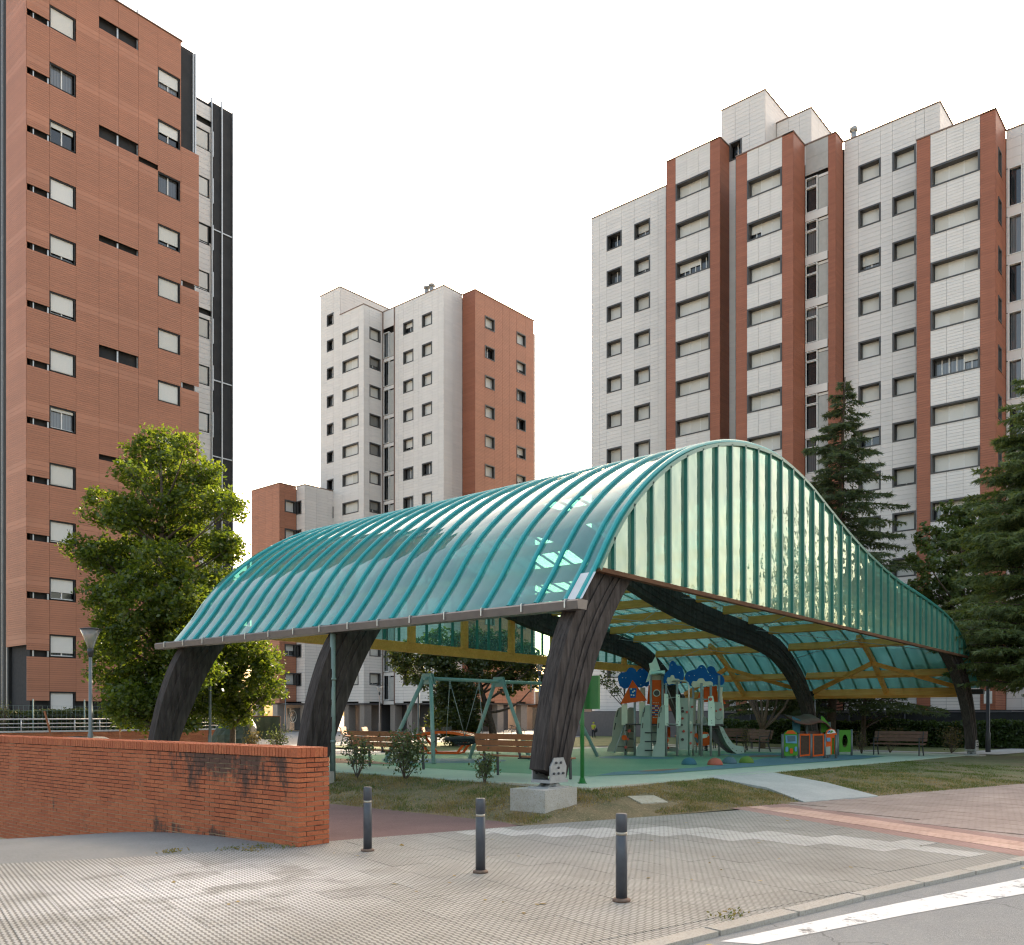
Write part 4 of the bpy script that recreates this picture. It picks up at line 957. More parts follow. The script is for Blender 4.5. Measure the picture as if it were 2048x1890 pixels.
# red asphalt path beside the wall
sheet('red_path', [(6.9, 9.0), (9.82, 8.2), (10.35, 9.5), (10.35, 42), (6.9, 42), (6.9, 9.02)], -0.012, 'red_path')
from mathutils import noise as mnz
# lawn mound
def back_y(x): return 8.30 - 0.274*(x - 9.82)
def lawn_h(x, y):
    tx = (x - 10.15)/(12.55 - 10.15)
    ty = (y - back_y(x))/max(0.4, (8.95 - back_y(x))) if y < 8.95 else 1
    t = max(0, min(1, min(tx, ty))); t = t**0.85
    return -0.02 + (zplay(x)-0.02+0.02)*t + (0.05*mnz.noise((x*0.9, y*0.9, 0.5)) + 0.025*mnz.noise((x*2.7, y*2.7, 4.0)))*t*(1-t)*3
xs = sorted(set([10.0, 10.2, 10.5, 10.9, 11.3, 11.7, 12.1, 12.5] + [12.5+0.6*k for k in range(12)] + [20 + 1.5*k for k in range(24)]))
vs, fs = [], []
for x in xs:
    y0, y1 = back_y(x)-0.08, (9.02 if x > 12.5 else 42)
    for k in range(15): t = k/14; y = y0 + (y1-y0)*(t if x > 12.5 else t**2.2); vs.append((x, y, lawn_h(x, y)))
for i in range(len(xs)-1):
    if xs[i+1] <= 12.51 or xs[i] >= 12.49:
        for j in range(14): fs.append((i*15+j, (i+1)*15+j, (i+1)*15+j+1, i*15+j+1))
# the column at 12.5 serves both halves: add its short copy
b = MB(); b.add(vs, [f for f in fs], 0, True); lawn = b.build('lawn', M['soil']); struct(lawn)
sx = [12.5, 13.1]; b = MB(); v2 = []
for x in sx:
    y0, y1 = back_y(x)-0.08, 9.02
    for k in range(15): t = k/14; y = y0 + (y1-y0)*t; v2.append((x, y, lawn_h(x, y)-0.002))
b.add(v2, [(j, 15+j, 15+j+1, j+1) for j in range(14)], 0, True); struct(b.build('lawn', M['soil']))
# concrete path over the lawn, drain slab
b = MB(); pl, pr_ = [(17.0, 9.15), (16.55, 7.6), (15.85, 6.55)], [(20.1, 9.3), (18.9, 7.3), (18.0, 5.95)]
for (a0, a1), (c0, c1) in zip(zip(pl, pl[1:]), zip(pr_, pr_[1:])):
    q4 = (a0, a1, c1, c0); b.add([(p[0], p[1], lawn_h(*p)+0.03) for p in q4] + [(p[0], p[1], lawn_h(*p)-0.3) for p in q4], [(0,1,2,3),(0,4,5,1),(2,6,7,3),(1,5,6,2)])
struct(b.build('concrete_path', M['concrete']))
b = MB(); b.prism([(12.62, 8.0), (13.2, 7.84), (13.35, 8.2), (12.78, 8.38)], -0.2, 0.0, lambda a, c, d: (a, c, lawn_h(a, c) + (0.012 if d == 0 else d))); tag(b.build('drain_cover_slab', M['slab_side']), 'small flat concrete slab set into the dry grass beside the canopy footing', 'slab')
# playground floor
pf = [(12.55, 9.0), (38.6, 9.0), (38.6, 24), (12.55, 24)]
b = MB(); b.prism(pf, -0.3, 0, lambda a, c, d: (a, c, d if d < 0 else zplay(a))); o = struct(b.build('playground_floor', [M['strip']]))
b = MB(); b.prism([(12.44, 8.9), (14.3, 8.9), (14.3, 8.98), (12.53, 8.98), (12.53, 11.0), (12.44, 11.0)], -0.1, 0, lambda a, c, d: (a, c, d if d < 0 else zplay(a)+0.004)); struct(b.build('playground_slab_edge', M['slab_side']))
sh = lambda nm, poly, dz, m: sheet(nm, poly, lambda x, y: zplay(x)+dz, m)
def blob(cx, cy, rx, ry, seed, n=28):
    r_ = random.Random(seed); ph = [r_.uniform(0, 6.28) for _ in range(3)]
    return [(cx + rx*(1+0.18*math.sin(2*t+ph[0])+0.1*math.sin(3*t+ph[1]))*math.cos(t), cy + ry*(1+0.18*math.sin(2*t+ph[1])+0.1*math.sin(3*t+ph[2]))*math.sin(t)) for t in [2*math.pi*k/n for k in range(n)]]
rub = [(15.2, 10.9), (17, 10.35), (30, 10.3), (33.5, 10.7), (34.0, 13), (33.5, 23), (15.2, 23), (14.9, 13)]
sh('green_rubber_floor', rub, 0.004, 'rubber_green')
sh('blue_rubber_patch', [(15.5, 10.95), (17.1, 10.45), (30, 10.4), (33.3, 10.8), (33.2, 12.2), (28, 12.9), (24, 11.7), (20, 11.2), (17, 11.5)], 0.008, 'rubber_blue')
sh('blue_rubber_patch', blob(18.2, 18.3, 1.6, 1.7, 3), 0.008, 'rubber_blue')
sh('blue_rubber_patch', blob(24.6, 15.9, 1.3, 1.0, 5), 0.008, 'rubber_blue')
sh('blue_rubber_patch', blob(31.0, 14.4, 1.7, 1.2, 9), 0.008, 'rubber_blue')
sh('red_rubber_patch', blob(18.4, 11.15, 0.75, 0.22, 4), 0.012, 'rubber_red'); sh('red_rubber_patch', blob(29.5, 13.6, 1.3, 0.4, 6), 0.012, 'rubber_red')
sh('red_rubber_patch', blob(15.8, 20.2, 0.9, 2.2, 8), 0.008, 'rubber_red')
# plaza and lawns behind
sheet('plaza', [(12.55, 24.0), (38.6, 24.0), (46, 30), (80, 40), (80, 90), (12.55, 90)], -0.02, 'plaza')
b = MB(); b.prism([(12.55, 23.9), (38.6, 23.9), (38.6, 24.6), (12.55, 24.6)], -0.2, 0, lambda a, c, d: (a, c, d if d < 0 else zplay(a)-0.006)); struct(b.build('plaza_edge', M['concrete']))
sheet('back_lawn', [(26, 25.5), (38, 25.5), (47, 29), (47, 36), (27, 36)], 0.06, 'lawn_far')
sheet('side_lawn', [(38.6, -3.2), (57, -8), (57, 40), (47, 36), (38.6, 25.5)], 0.03, 'lawn_far')
sheet('side_path', [(38.6, 8.2), (56, 6.2), (56, 8.0), (38.6, 10.2)], 0.06, 'concrete')
sheet('back_path', [(38.8, 10.2), (39.8, 10.2), (41, 26), (40, 26)], 0.05, 'concrete')
# grass blades on the mound
from mathutils import noise as mnoise
rg = np.random.default_rng(3)
def grass(name, n, x0, x1, yf, hmin, hmax, m, w=0.012, clump=None, dry=0):
    X = rg.uniform(x0, x1, n); T_ = rg.uniform(0, 1, n)
    P = []
    for x, t in zip(X, T_):
        y0, y1 = yf(x); y = y0 + (y1-y0)*t
        if 15.7 < x < 20.3 and 6 < y < 9.3:
            tt = (y-6.0)/3.2; xl = 15.85+1.1*tt; xr = 18.0+2.1*tt
            if xl < x < xr: continue
        if 10.65 < x < 11.6 and abs((y-8.9+3.1) % 6.2-3.1) < 0.5: continue
        if 12.5 < x < 13.4 and 7.7 < y < 8.4: continue
        q = 1.5*mnoise.noise((x*1.1, y*1.1, 3.0)) + 1.1*mnoise.noise((x*3.3, y*3.3, 7.0)) + 0.5*mnoise.noise((x*9, y*9, 1.0))
        if clump is not None and q + rg.uniform(-0.5, 0.5) < clump: continue
        P.append((x, y, lawn_h(x, y)))
    P = np.array(P); k = len(P)
    a = rg.uniform(0, 6.28, k); h = rg.uniform(hmin, hmax, k)[:, None]; ln = rg.normal(0, 0.45, (k, 2))
    d = np.stack([np.cos(a), np.sin(a), np.zeros(k)], 1)*w
    tip = P + np.concatenate([ln*h, h], 1)
    V = np.stack([P-d, P+d, tip], 1).reshape(-1, 3)
    V[:, 2] -= 0.004
    o = link(name, numpy_mesh(name, V, 3, M[m])); stuff(o); return o
front = lambda x: (back_y(x)-0.03, 8.93)
left = lambda x: (max(8.3, back_y(x)), 24.0)
grass('grass', 70000, 12.5, 30, front, 0.02, 0.06, 'grass', 0.007, 0.05)
grass('grass', 52000, 10.1, 12.5, left, 0.025, 0.075, 'grass', 0.007, 0.0)
grass('dry_grass', 26000, 12.5, 24, front, 0.012, 0.04, 'straw', 0.008)
grass('dry_grass', 17000, 10.1, 12.5, left, 0.012, 0.045, 'straw', 0.008)
# low weeds where ramp and tiles meet
# ------------------------------------------------------------ brick wall
wall = thing('brick_wall', 'orange red brick wall with soot stains and brick-on-edge coping in the foreground', 'brick wall', (6.5, 9.0, 0))
q = MB(); q.box((6.513, 9.013, -3.0), (6.96, 30, 1.075)); q.build('mortar_core', M['mortar'], wall)
bricks = []
for j in range(-12, 18):
    z = 0.06*j
    off = 0.125 if j % 2 else 0
    y = 9.0 - off
    while y < 19.5:
        a, c = max(9.0, y), y + 0.242
        if c - a > 0.04 and not (z < -0.06 and y < 10.8): bricks.append(((6.5, a, z), (6.62, c, z+0.0485)))
        y += 0.25
    if j >= 0:
        x = 6.5 + (0.12 if j % 2 else 0.0)
        if j % 2: bricks.append(((6.622+0.0, 9.0, z), (6.74, 9.11, z+0.0485)))
        x0 = 6.75 if j % 2 else 6.63
        while x0 < 6.95: bricks.append(((x0, 9.0, z), (min(6.97, x0+0.239), 9.11, z+0.0485))); x0 += 0.25
y = 9.125
while y < 20: bricks.append(((6.485, y, 1.082), (6.73, y+0.054, 1.20))); bricks.append(((6.74, y, 1.082), (6.985, y+0.054, 1.20))); y += 0.065
x = 6.485
while x < 6.93: bricks.append(((x, 8.985, 1.082), (x+0.058, 9.115, 1.20))); x += 0.0645
def bkey(b):
    p = Vector(b[0]); X = CB[0]*p.x-CB[1]*p.y; Y = CB[1]*p.x+CB[0]*p.y
    return p.length + (100 if abs(X/Y) > 0.6 else 0) + (100 if p.x > 6.73 and p.z > 1.05 and p.y > 9.2 else 0)
bricks.sort(key=bkey); cache = {}; rb = MB()
for n_, (a, c) in enumerate(bricks):
    d = tuple(round(c[i]-a[i], 3) for i in range(3)); jit = [rnd.uniform(-0.002, 0.002) for _ in range(3)]
    if n_ < 300:
        if d not in cache: cache[d] = MB().box((0,0,0), d).mesh('brick', M['brick'])
        link('brick', cache[d], wall, [a[i]-world_of(wall)[i]+jit[i] for i in range(3)])
    else: rb.box([a[i]+jit[i] for i in range(3)], [c[i]+jit[i] for i in range(3)])
stuff(rb.build('bricks', M['brick'], wall))
# ------------------------------------------------------------ street furniture
def bollard(x, y, lab, h=0.755):
    t = thing('bollard', lab, 'bollard', (x, y, 0), 0, 'bollards along the pavement')
    b = MB(); b.lathe((x, y, 0), [(0.050, 0.03), (0.050, h-0.19), (0.044, h-0.185), (0.044, h-0.16), (0.050, h-0.155), (0.050, h-0.012), (0.044, h)], 20); b.build('post', M['bollard'], t)
    b = MB(); b.lathe((x, y, 0), [(0.0475, h-0.186), (0.0475, h-0.159)], 20); b.build('steel_band', M['band'], t)
    b = MB(); b.lathe((x, y, 0), [(0.078, 0.0), (0.078, 0.018), (0.056, 0.03)], 20); b.build('base_flange', M['rust'], t)
    return t
bollard(6.84, 8.11, 'grey bollard next to the end of the brick wall')
bollard(6.65, 6.13, 'grey bollard below the concrete footing, between the other two bollards')
bollard(6.42, 4.27, 'grey bollard nearest the road kerb, standing alone on the studded pavement')

def lamp(u, Y, top_v, lab, base=0.1, r=0.28, mat='pole_grey'):
    x, y, _ = at(u, Y); z = hz(top_v, Y)
    t = thing('street_lamp', lab, 'street lamp', (x, y, base), 0, 'cone headed street lamps')
    b = MB(); b.tube([(x, y, base), (x, y, base+0.9), (x, y, base+0.95), (x, y, z-0.78)], [0.075, 0.075, 0.055, 0.045], 10); b.build('pole', M[mat], t)
    b = MB(); b.lathe((x, y, z), [(0.05, -0.80), (0.09, -0.66), (0.09, -0.58), (0.06, -0.56)], 12); b.build('socket', M['dark_metal'], t)
    b = MB(); b.lathe((x, y, z), [(0.075, -0.57), (r*0.55, -0.32), (r*0.97, -0.03)], 16); b.build('lamp_shade', M['lamp_glass'], t)
    b = MB(); b.lathe((x, y, z), [(r, -0.035), (r*1.02, -0.01), (r*0.6, 0.015), (0.02, 0.03)], 16); b.build('cap', M['dark_metal'], t)
    return t
lamp(181, 25, 1257, 'tall cone headed street lamp before the terracotta tower, behind the brick wall', 0.15)
lamp(837, 45, 1330, 'cone headed street lamp seen over the left end of the swing frame')
lamp(759, 75, 1371, 'thin pale cone headed lamp before the pillars, left of the swing frame', 0, mat='pillar')
lamp(792, 92, 1386, 'small far cone headed lamp between two pillars, left of the swing frame', 0)
lamp(1079, 42, 1318, 'cone headed street lamp half hidden by the near canopy leg')
lamp(571, 80, 1377, 'cone headed street lamp before the low block with the tree emblem', 0)
def pole(u, Y, v0, base, lab, r=0.05, m='pole_grey'):
    x, y, _ = at(u, Y); b = MB(); b.tube([(x, y, base), (x, y, base+0.8), (x, y, base+0.84), (x, y, hz(v0, Y))], [r*1.35, r*1.35, r, r*0.8], 10)
    return tag(b.build('steel_pole', M[m]), lab, 'pole')
pole(420, 30, 1180, 0.1, 'plain grey steel pole beside the farthest left canopy leg', 0.05)
pole(1976, 37, 1230, 0.05, 'tall dark steel pole beside the right end leg of the canopy', 0.075, 'dark_metal')
pole(1630, 41, 1290, 0.1, 'thin light pole behind the play house by the hedge', 0.035, 'galv')
pole(863, 60, 1360, 0.0, 'dark slender pole behind the first swing leg', 0.07)

# green sign seen from its side
x, y = 13.37, 9.76; zb = zplay(x)
t = thing('park_sign', 'bright green sign board on a green post at the playground corner', 'sign', (x, y, zb))
b = MB(); b.tube([(x, y, zb), (x, y, 2.52)], 0.038, 12); b.build('post', M['green_post'], t)
b = MB(); b.lathe((x, y, zb), [(0.11, 0), (0.11, 0.012), (0.085, 0.02), (0.04, 0.13)], 4); b.build('base', M['green_post'], t)
b = MB(); b.bar((x+0.12, y-0.30, 2.02), (x+0.12, y+0.42, 2.02), 0.05, 0.62); b.build('board', M['green_post'], t)

# benches: the seat runs along local y and faces +x
def bench(name, L, mat, lab, nleg=3, legmat='dark_metal'):
    t = thing(name, lab, 'bench', (0, 0, 0), 0, 'slatted park benches')
    for k in range(3):
        b = MB(); b.box((0.05+0.135*k, -L/2, 0.42-0.008*k), (0.17+0.135*k, L/2, 0.455-0.008*k)); b.build('slat', M[mat], t)
    for k in range(3):
        zz = 0.52+0.128*k; xo = -0.005-0.035*k
        b = MB(); b.add([(xo-0.035, -L/2, zz), (xo, -L/2, zz), (xo-0.03, -L/2, zz+0.115), (xo-0.065, -L/2, zz+0.115)] + [(xo-0.035, L/2, zz), (xo, L/2, zz), (xo-0.03, L/2, zz+0.115), (xo-0.065, L/2, zz+0.115)], [(0,1,2,3),(7,6,5,4),(0,4,5,1),(1,5,6,2),(2,6,7,3),(3,7,4,0)]); b.build('slat', M[mat], t)
    for k in range(nleg):
        yy = -L/2+0.14+(L-0.28)*k/(nleg-1)
        mid = (nleg == 3 and k == 1)
        b = MB()
        b.bar((0.06, yy, 0.40), (-0.115, yy, 0.89), 0.05, 0.022, (0,1,0)); b.bar((0.0, yy, 0.40), (0.47, yy, 0.385), 0.05, 0.03, (0,0,1))
        if not mid:
            b.bar((0.05, yy, 0.40), (-0.09, yy, 0), 0.05, 0.035, (0,1,0)); b.bar((0.44, yy, 0.39), (0.46, yy, 0), 0.05, 0.035, (0,1,0))
            b.bar((-0.03, yy, 0.64), (0.44, yy, 0.63), 0.05, 0.025); b.bar((0.43, yy, 0.63), (0.45, yy, 0.39), 0.04, 0.025, (0,1,0))
        b.build('leg_frame', M[legmat], t)
    return t
b1 = bench('bench', 2.2, 'bench_wood', 'slatted bench seen from behind, nearer the downpipe and two shrubs')
b1.location = (14.0, 16.1, zplay(14))
dup(b1, (13.66, 11.55, zplay(13.7)), 0, 'slatted bench seen from behind, partly covered by the near canopy leg')
b2 = bench('bench', 1.9, 'bench_wood2', 'dark brown bench with armrests facing the camera, right of the play house', 2)
b2.location = (34.8, 10.7, 0.10); b2.rotation_euler = (0, 0, math.pi)
dup(b2, (*at(1514, 37)[:2], 0.1), R(150), 'brown bench almost hidden behind the slide and the small play panels')
dup(b2, (*at(1467, 40)[:2], 0.1), R(200), 'brown bench behind the slide before the hedge')
b3 = bench('bench', 1.8, 'bench_wood', 'far slatted bench just right of the downpipe, beyond the near bench', 2, 'galv')
b3.location = (*at(690, 46)[:2], 0.1); b3.rotation_euler = (0, 0, R(-49))
dup(b3, (*at(733, 45)[:2], 0.1), R(-49), 'far slatted bench left of the leaning swing leg')
dup(b3, (*at(850, 45)[:2], 0.1), R(-49), 'far slatted bench behind the orange framed table')
sx, sy, _ = at(893, 44); t = thing('slab_bench', 'long grey backless slab bench behind the curved table', 'bench', (sx, sy, 0.1), R(-49.4))
b = MB(); b.box((-0.9, -0.25, 0.62), (1.0, 0.25, 0.76)); b.build('seat', M['concrete_dark'], t, (0,0,0))
for q in (-0.6, 0.7): b = MB(); b.box((q-0.12, -0.2, -0.1), (q+0.12, 0.2, 0.618)); b.build('leg', M['concrete_dark'], t, (0,0,0))

# swing set
zb = zplay(18)
sw = thing('swing_set', 'mint green swing frame with a black net basket seat', 'swing', (16.7, 17.1, zb))
tops = [(17.35, 18.0), (20.35, 18.0), (23.3, 18.0)]; ht = 2.62
feet = [[(16.73, 17.13), (16.57, 18.9)], [(20.75, 17.1), (19.95, 18.85)], [(24.3, 17.1), (24.1, 18.9)]]
for (tx, ty), ff in zip(tops, feet):
    for k, (fx, fy) in enumerate(ff):
        b = MB(); b.tube([(fx, fy, zplay(fx)), (tx, ty+(0.12 if k else -0.12), ht+0.06)], 0.057, 10); b.build('leg', M['swing_teal'], sw)
    b = MB(); pl = [(-0.28, -0.16), (0.28, -0.16), (0.17, 0.14), (-0.17, 0.14)]
    for dx in (-0.045, 0.045): b.prism([(ty+a, ht+q) for a, q in pl], tx+dx-0.01, tx+dx+0.01, lambda a, q, d: (d, a, q))
    for a, q in ((-0.12, 0.05), (0.12, 0.05), (-0.18, -0.1), (0.18, -0.1)): b.tube([(tx-0.075, ty+a, ht+q), (tx+0.075, ty+a, ht+q)], 0.02, 6)
    b.build('bracket', M['swing_teal'], sw)
b = MB(); b.tube([(17.2, 18.0, ht), (23.45, 18.0, ht)], 0.052, 10); b.build('top_beam', M['swing_teal'], sw)
bs = MB(); cx, cy, cz_ = 18.85, 18.0, 0.92
ring = [(cx+0.55*math.cos(a), cy+0.55*math.sin(a), cz_) for a in [2*math.pi*k/24 for k in range(25)]]
bs.tube(ring, 0.055, 8, 0, False); sn = bs.build('basket_rim', M['rubber_black'], sw)
nb = MB()
for k in range(12):
    a = math.pi*k/12; c, s = math.cos(a), math.sin(a)
    nb.tube([(cx+0.53*c*q, cy+0.53*s*q, cz_-0.20*(1-q*q)) for q in (-1, -0.5, 0, 0.5, 1)], 0.016, 5)
for q in (0.25, 0.5, 0.75): nb.tube([(cx+0.53*q*math.cos(a), cy+0.53*q*math.sin(a), cz_-0.2*(1-q*q)) for a in [2*math.pi*k/20 for k in range(21)]], 0.016, 5, 0, False)
nb.build('net', M['rope'], sn)
for a in (-1, 1):
    b = MB(); hx = cx+a*0.62
    for e in (-1, 1): b.tube([(hx, 18.0, ht-0.05), (cx+0.38*a, cy+0.38*e, cz_+0.03)], 0.011, 5)
    for k in range(4): b.tube([(hx, 18.0, ht-0.04-0.06*k), (hx, 18.0, ht-0.09-0.06*k)], 0.028, 6)
    b.build('chain', M['galv'], sw)
for hx in (21.0, 21.9):
    b = MB(); b.tube([(hx, 18.0, ht-0.02), (hx, 18.0, ht-0.3)], 0.02, 6); b.build('hanger', M['galv'], sw)

# curved table with orange frame
tx, ty, _ = at(893, 31.7); zt = zplay(tx)
tt = thing('curved_game_table', 'dark curved game table on an orange frame behind the swing', 'table', (tx, ty, zt), R(-58))
b = MB(); n = 12; pr = [(-1.35+2.7*k/n, 0.80-0.26*(2*k/n-1)**2) for k in range(n+1)]
for p, q in zip(pr, pr[1:]): b.add([(p[0], -0.75, p[1]), (q[0], -0.75, q[1]), (q[0], 0.75, q[1]), (p[0], 0.75, p[1]), (p[0], -0.75, p[1]-0.04), (q[0], -0.75, q[1]-0.04), (q[0], 0.75, q[1]-0.04), (p[0], 0.75, p[1]-0.04)], [(0,1,2,3),(4,7,6,5),(0,4,5,1),(2,6,7,3)], 0)
b.build('table_top', M['table_dark'], tt, (0,0,0))
b = MB()
for y in (-0.77, 0.77):
    for p, q in zip(pr, pr[1:]): b.bar((p[0], y, p[1]-0.03), (q[0], y, q[1]-0.03), 0.05, 0.09)
b.build('edge_frame', M['orange'], tt, (0,0,0))
for a in (-1, 1):
    for y in (-0.55, 0.55):
        b = MB(); b.bar((a*0.95, y, 0.62), (a*0.5, y, 0.03), 0.08, 0.08); b.build('leg', M['orange'], tt, (0,0,0))
b = MB(); b.box((-0.55, -0.6, 0), (0.55, -0.5, 0.05)); b.box((-0.55, 0.5, 0), (0.55, 0.6, 0.05)); b.box((-0.55, -0.5, 0), (-0.45, 0.5, 0.05)); b.box((0.45, -0.5, 0), (0.55, 0.5, 0.05)); b.build('base', M['orange'], tt, (0,0,0))
b = MB(); b.box((-0.015, -0.78, 0.78), (0.015, 0.78, 0.95)); b.build('net_plate', M['table_dark'], tt, (0,0,0))

# rubber domes
for u, v, zz, m, lab, rr_ in ((1378, 1530, 0.23, 'dome_blue', 'dark blue rubber half ball, leftmost of the four on the floor', 0.21), (1430, 1531, 0.225, 'dome_red', 'brick red rubber half ball on the playground floor', 0.21),
                         (1459, 1528, 0.215, 'dome_grey', 'slate blue half ball just behind the red one', 0.21), (1493, 1527, 0.2, 'dome_green', 'olive green half ball, rightmost of the four on the floor', 0.21)):
    Y = 1780*(1.6-zz)/(v-1430); x, y, _ = at(u, Y); zb = zplay(x)+0.008
    b = MB(); b.lathe((x, y, zb), [(rr_*math.cos(a), rr_*0.92*math.sin(a)) for a in [math.pi/2*k/9 for k in range(9)]] + [(0.01, rr_*0.92)], 24)
    tag(b.build('rubber_dome', M[m]), lab, 'half ball', 'rubber half balls on the playground floor')

# ------------------------------------------------------------ climbing tower. local x runs to the right, local y away from the viewer
PY = 31.0
px0, py0, _ = at(1350, PY); pzb = zplay(px0)
play = thing('climbing_tower', 'large climbing tower with blue cloud boards, orange gables, mint star roof and grey slide', 'play structure', (px0, py0, 0), HEAD - R(90))
def lp(a, b, d=0.0):
    """a, b: place in the enlarged detail the tower was measured from; d: metres behind the tower's middle"""
    k = (PY + d)/PY; u = 1200 + a/6.677; v = 1300 + b/6.677
    return ((u-1024)/1780*(PY+d) - (1350-1024)/1780*PY, 1.6 + (1430-v)/1780*(PY+d))
def plate(name, pts, d, mat, th=0.035, parent=None, smooth=False):
    P = [lp(a, b, d) for a, b in pts]
    if smooth:
        P = catmull(P + [P[0]], 5)[:-1]
    m = MB(); m.prism(P, d, d+th, lambda a, q, e: (a, e, max(q, pzb-0.1))); return m.build(name, M[mat], parent or play, (0,0,0))
def rod(name, pts, mat='galv', r=0.022, parent=None):
    m = MB(); m.tube([(lp(a, b, d)[0], d, lp(a, b, d)[1]) for a, b, d in pts], r, 8); return m.build(name, M[mat], parent or play, (0,0,0))
def spot(parent, a, b, d, r, mat, th=0.02, n=12, name='knob'):
    x, z = lp(a, b, d); m = MB(); m.tube([(x, d, z), (x, d-th, z)], r, n); return m.build(name, M[mat], parent, (0,0,0))
for a, t0, d in ((680, 330, -0.1), (835, 330, -0.1), (680, 400, 0.9), (835, 400, 0.9), (882, 440, -0.4), (1030, 430, -0.4), (882, 440, 0.6), (1030, 430, 0.6), (1245, 440, 0.7), (1355, 440, -0.2), (1480, 470, -0.2), (1590, 340, 0.3), (465, 650, 0.1), (340, 700, 0.3), (590, 500, 0.8), (1330, 650, 0.9)):
    x, z = lp(a, t0, d); m = MB(); m.tube([(x, d, pzb-0.05), (x, d, z)], 0.042, 9); m.build('post', M['galv'], play, (0,0,0))
for a0, a1, d0, d1, b in ((345, 690, 0.0, 1.0, 985), (640, 860, -0.1, 0.95, 985), (860, 1080, -0.4, 0.7, 990), (1250, 1640, -0.2, 0.9, 990), (1040, 1260, -0.2, 0.7, 990)):
    x0, z = lp(a0, b, 0); x1, _ = lp(a1, b, 0); m = MB(); m.box((x0, d0, z-0.05), (x1, d1, z)); m.build('deck', M['dark_panel'], play, (0,0,0))
plate('cloud_board', [(240,400),(248,340),(290,300),(350,288),(385,242),(430,235),(472,258),(490,292),(545,330),(600,372),(612,425),(595,475),(550,500),(490,495),(440,470),(385,500),(330,515),(270,478)], 0.45, 'blue', smooth=True)
plate('cloud_board', [(490,300),(520,256),(570,246),(612,272),(645,318),(660,420),(640,485),(590,480),(540,420)], 1.3, 'blue', smooth=True)
tri = plate('gable_board', [(435,400),(630,675),(270,722)], -0.05, 'orange')
w = plate('gable_window', [(393,510),(490,510),(475,635),(405,640)], -0.075, 'blue', 0.02, tri)
wm = MB()
for a, b in ((415,520),(460,545),(420,600),(450,605),(440,560)):
    x, z = lp(a, b, -0.08); wm.tube([(x, -0.08, z), (x, -0.092, z)], 0.03, 7)
wm.build('window_marks', M['cream'], tri, (0,0,0))
# star roof
plate('star_roof', [(655,180),(700,165),(712,140),(740,85),(770,165),(805,265),(740,280),(678,292)], 0.15, 'mint', 0.05)
m = MB(); q = [lp(*p) for p in ((665,325),(700,275),(895,265),(850,325),(790,312))]
m.add([(q[0][0], -0.25, q[0][1]), (q[1][0], 0.4, q[1][1]), (q[2][0], 0.4, q[2][1]), (q[3][0], -0.25, q[3][1]-0.01), (q[4][0], -0.32, q[4][1])], [(0,4,3,2,1)]); m.add([(v[0], v[1], v[2]-0.04) for v in m.v[:5]], [(0,1,2,3,4)]); m.build('star_roof', M['mint'], play, (0,0,0))
plate('star_point', [(668,262),(690,305),(655,415),(612,432)], 0.0, 'mint'); plate('star_point', [(825,330),(850,340),(878,465),(842,462)], 0.0, 'mint')
plate('tower_cap', [(690,325),(820,330),(822,405),(688,405)], -0.02, 'taupe')
pn = plate('tower_panel', [(688,400),(822,402),(830,985),(668,985)], -0.05, 'orange')
spot(pn, 755, 575, -0.05, 0.125, 'cream', 0.012, 18, 'round_window'); spot(pn, 757, 575, -0.062, 0.095, 'dark_panel', 0.008, 18, 'round_window')
for r_ in range(5):
    for c_ in range(5):
        spot(pn, 702+20*c_, 745+30*r_, -0.05, 0.026, 'blue' if (r_ + c_//2) % 2 == 0 else 'cream', 0.03, 8, 'abacus_bead')
for c_ in range(4): spot(pn, 712+22*c_, 705, -0.05, 0.016, 'cream', 0.006, 8, 'hole'); spot(pn, 712+22*c_, 900, -0.05, 0.02, 'cream', 0.006, 8, 'hole')
plate('tower_side_panel', [(650,470),(690,470),(690,722),(630,722)], 0.55, 'orange'); plate('tower_side_panel', [(820,520),(858,520),(862,980),(832,985)], 0.85, 'orange')
# left ladder fins with rungs
for pts, d in (([(665,735),(612,737),(580,800),(556,900),(546,1000),(538,1240),(500,1290),(482,1350),(478,1425),(690,1425)], -0.55), ([(868,735),(822,742),(790,810),(770,930),(763,1060),(752,1240),(720,1300),(700,1380),(690,1442),(866,1430)], -0.85)):
    f = plate('ladder_fin', pts, d, 'sage', 0.05)
    for a, b in (((590 if d > -0.6 else 812), 800), ((572 if d > -0.6 else 790), 860), ((565 if d > -0.6 else 778), 1010)):
        x, z = lp(a, b, d); m = MB(); m.bar((x, d-0.006, z-0.09), (x+0.02, d-0.006, z+0.09), 0.03, 0.01, (0,1,0)); m.build('hand_slot', M['dark_panel'], f, (0,0,0))
for b in (1105, 1222, 1340): rod('rung', [(600, b, -0.6), (770, b, -0.75)], 'dark_metal', 0.02)
# taupe fin and panels, left
f = plate('side_fin', [(288,760),(245,775),(215,830),(190,930),(170,1080),(155,1215),(110,1290),(92,1355),(322,1362),(330,1000),(288,1000)], 0.5, 'taupe', 0.05)
for a, b in ((222, 850), (190, 1020)): x, z = lp(a, b, 0.5); m = MB(); m.bar((x, 0.494, z-0.12), (x+0.05, 0.494, z+0.12), 0.035, 0.01, (0,1,0)); m.build('hand_slot', M['dark_panel'], f, (0,0,0))
plate('side_panel', [(372,780),(400,765),(458,768),(460,985),(365,985)], 0.6, 'taupe'); plate('side_panel', [(332,990),(458,990),(458,1362),(330,1362)], 0.9, 'taupe')
plate('corner_board', [(290,725),(365,725),(367,1000),(290,1000)], 0.1, 'cream'); plate('corner_board', [(525,690),(600,690),(590,985),(525,990)], 0.05, 'cream'); plate('corner_board', [(537,500),(596,500),(596,690),(537,600)], 0.7, 'cream')
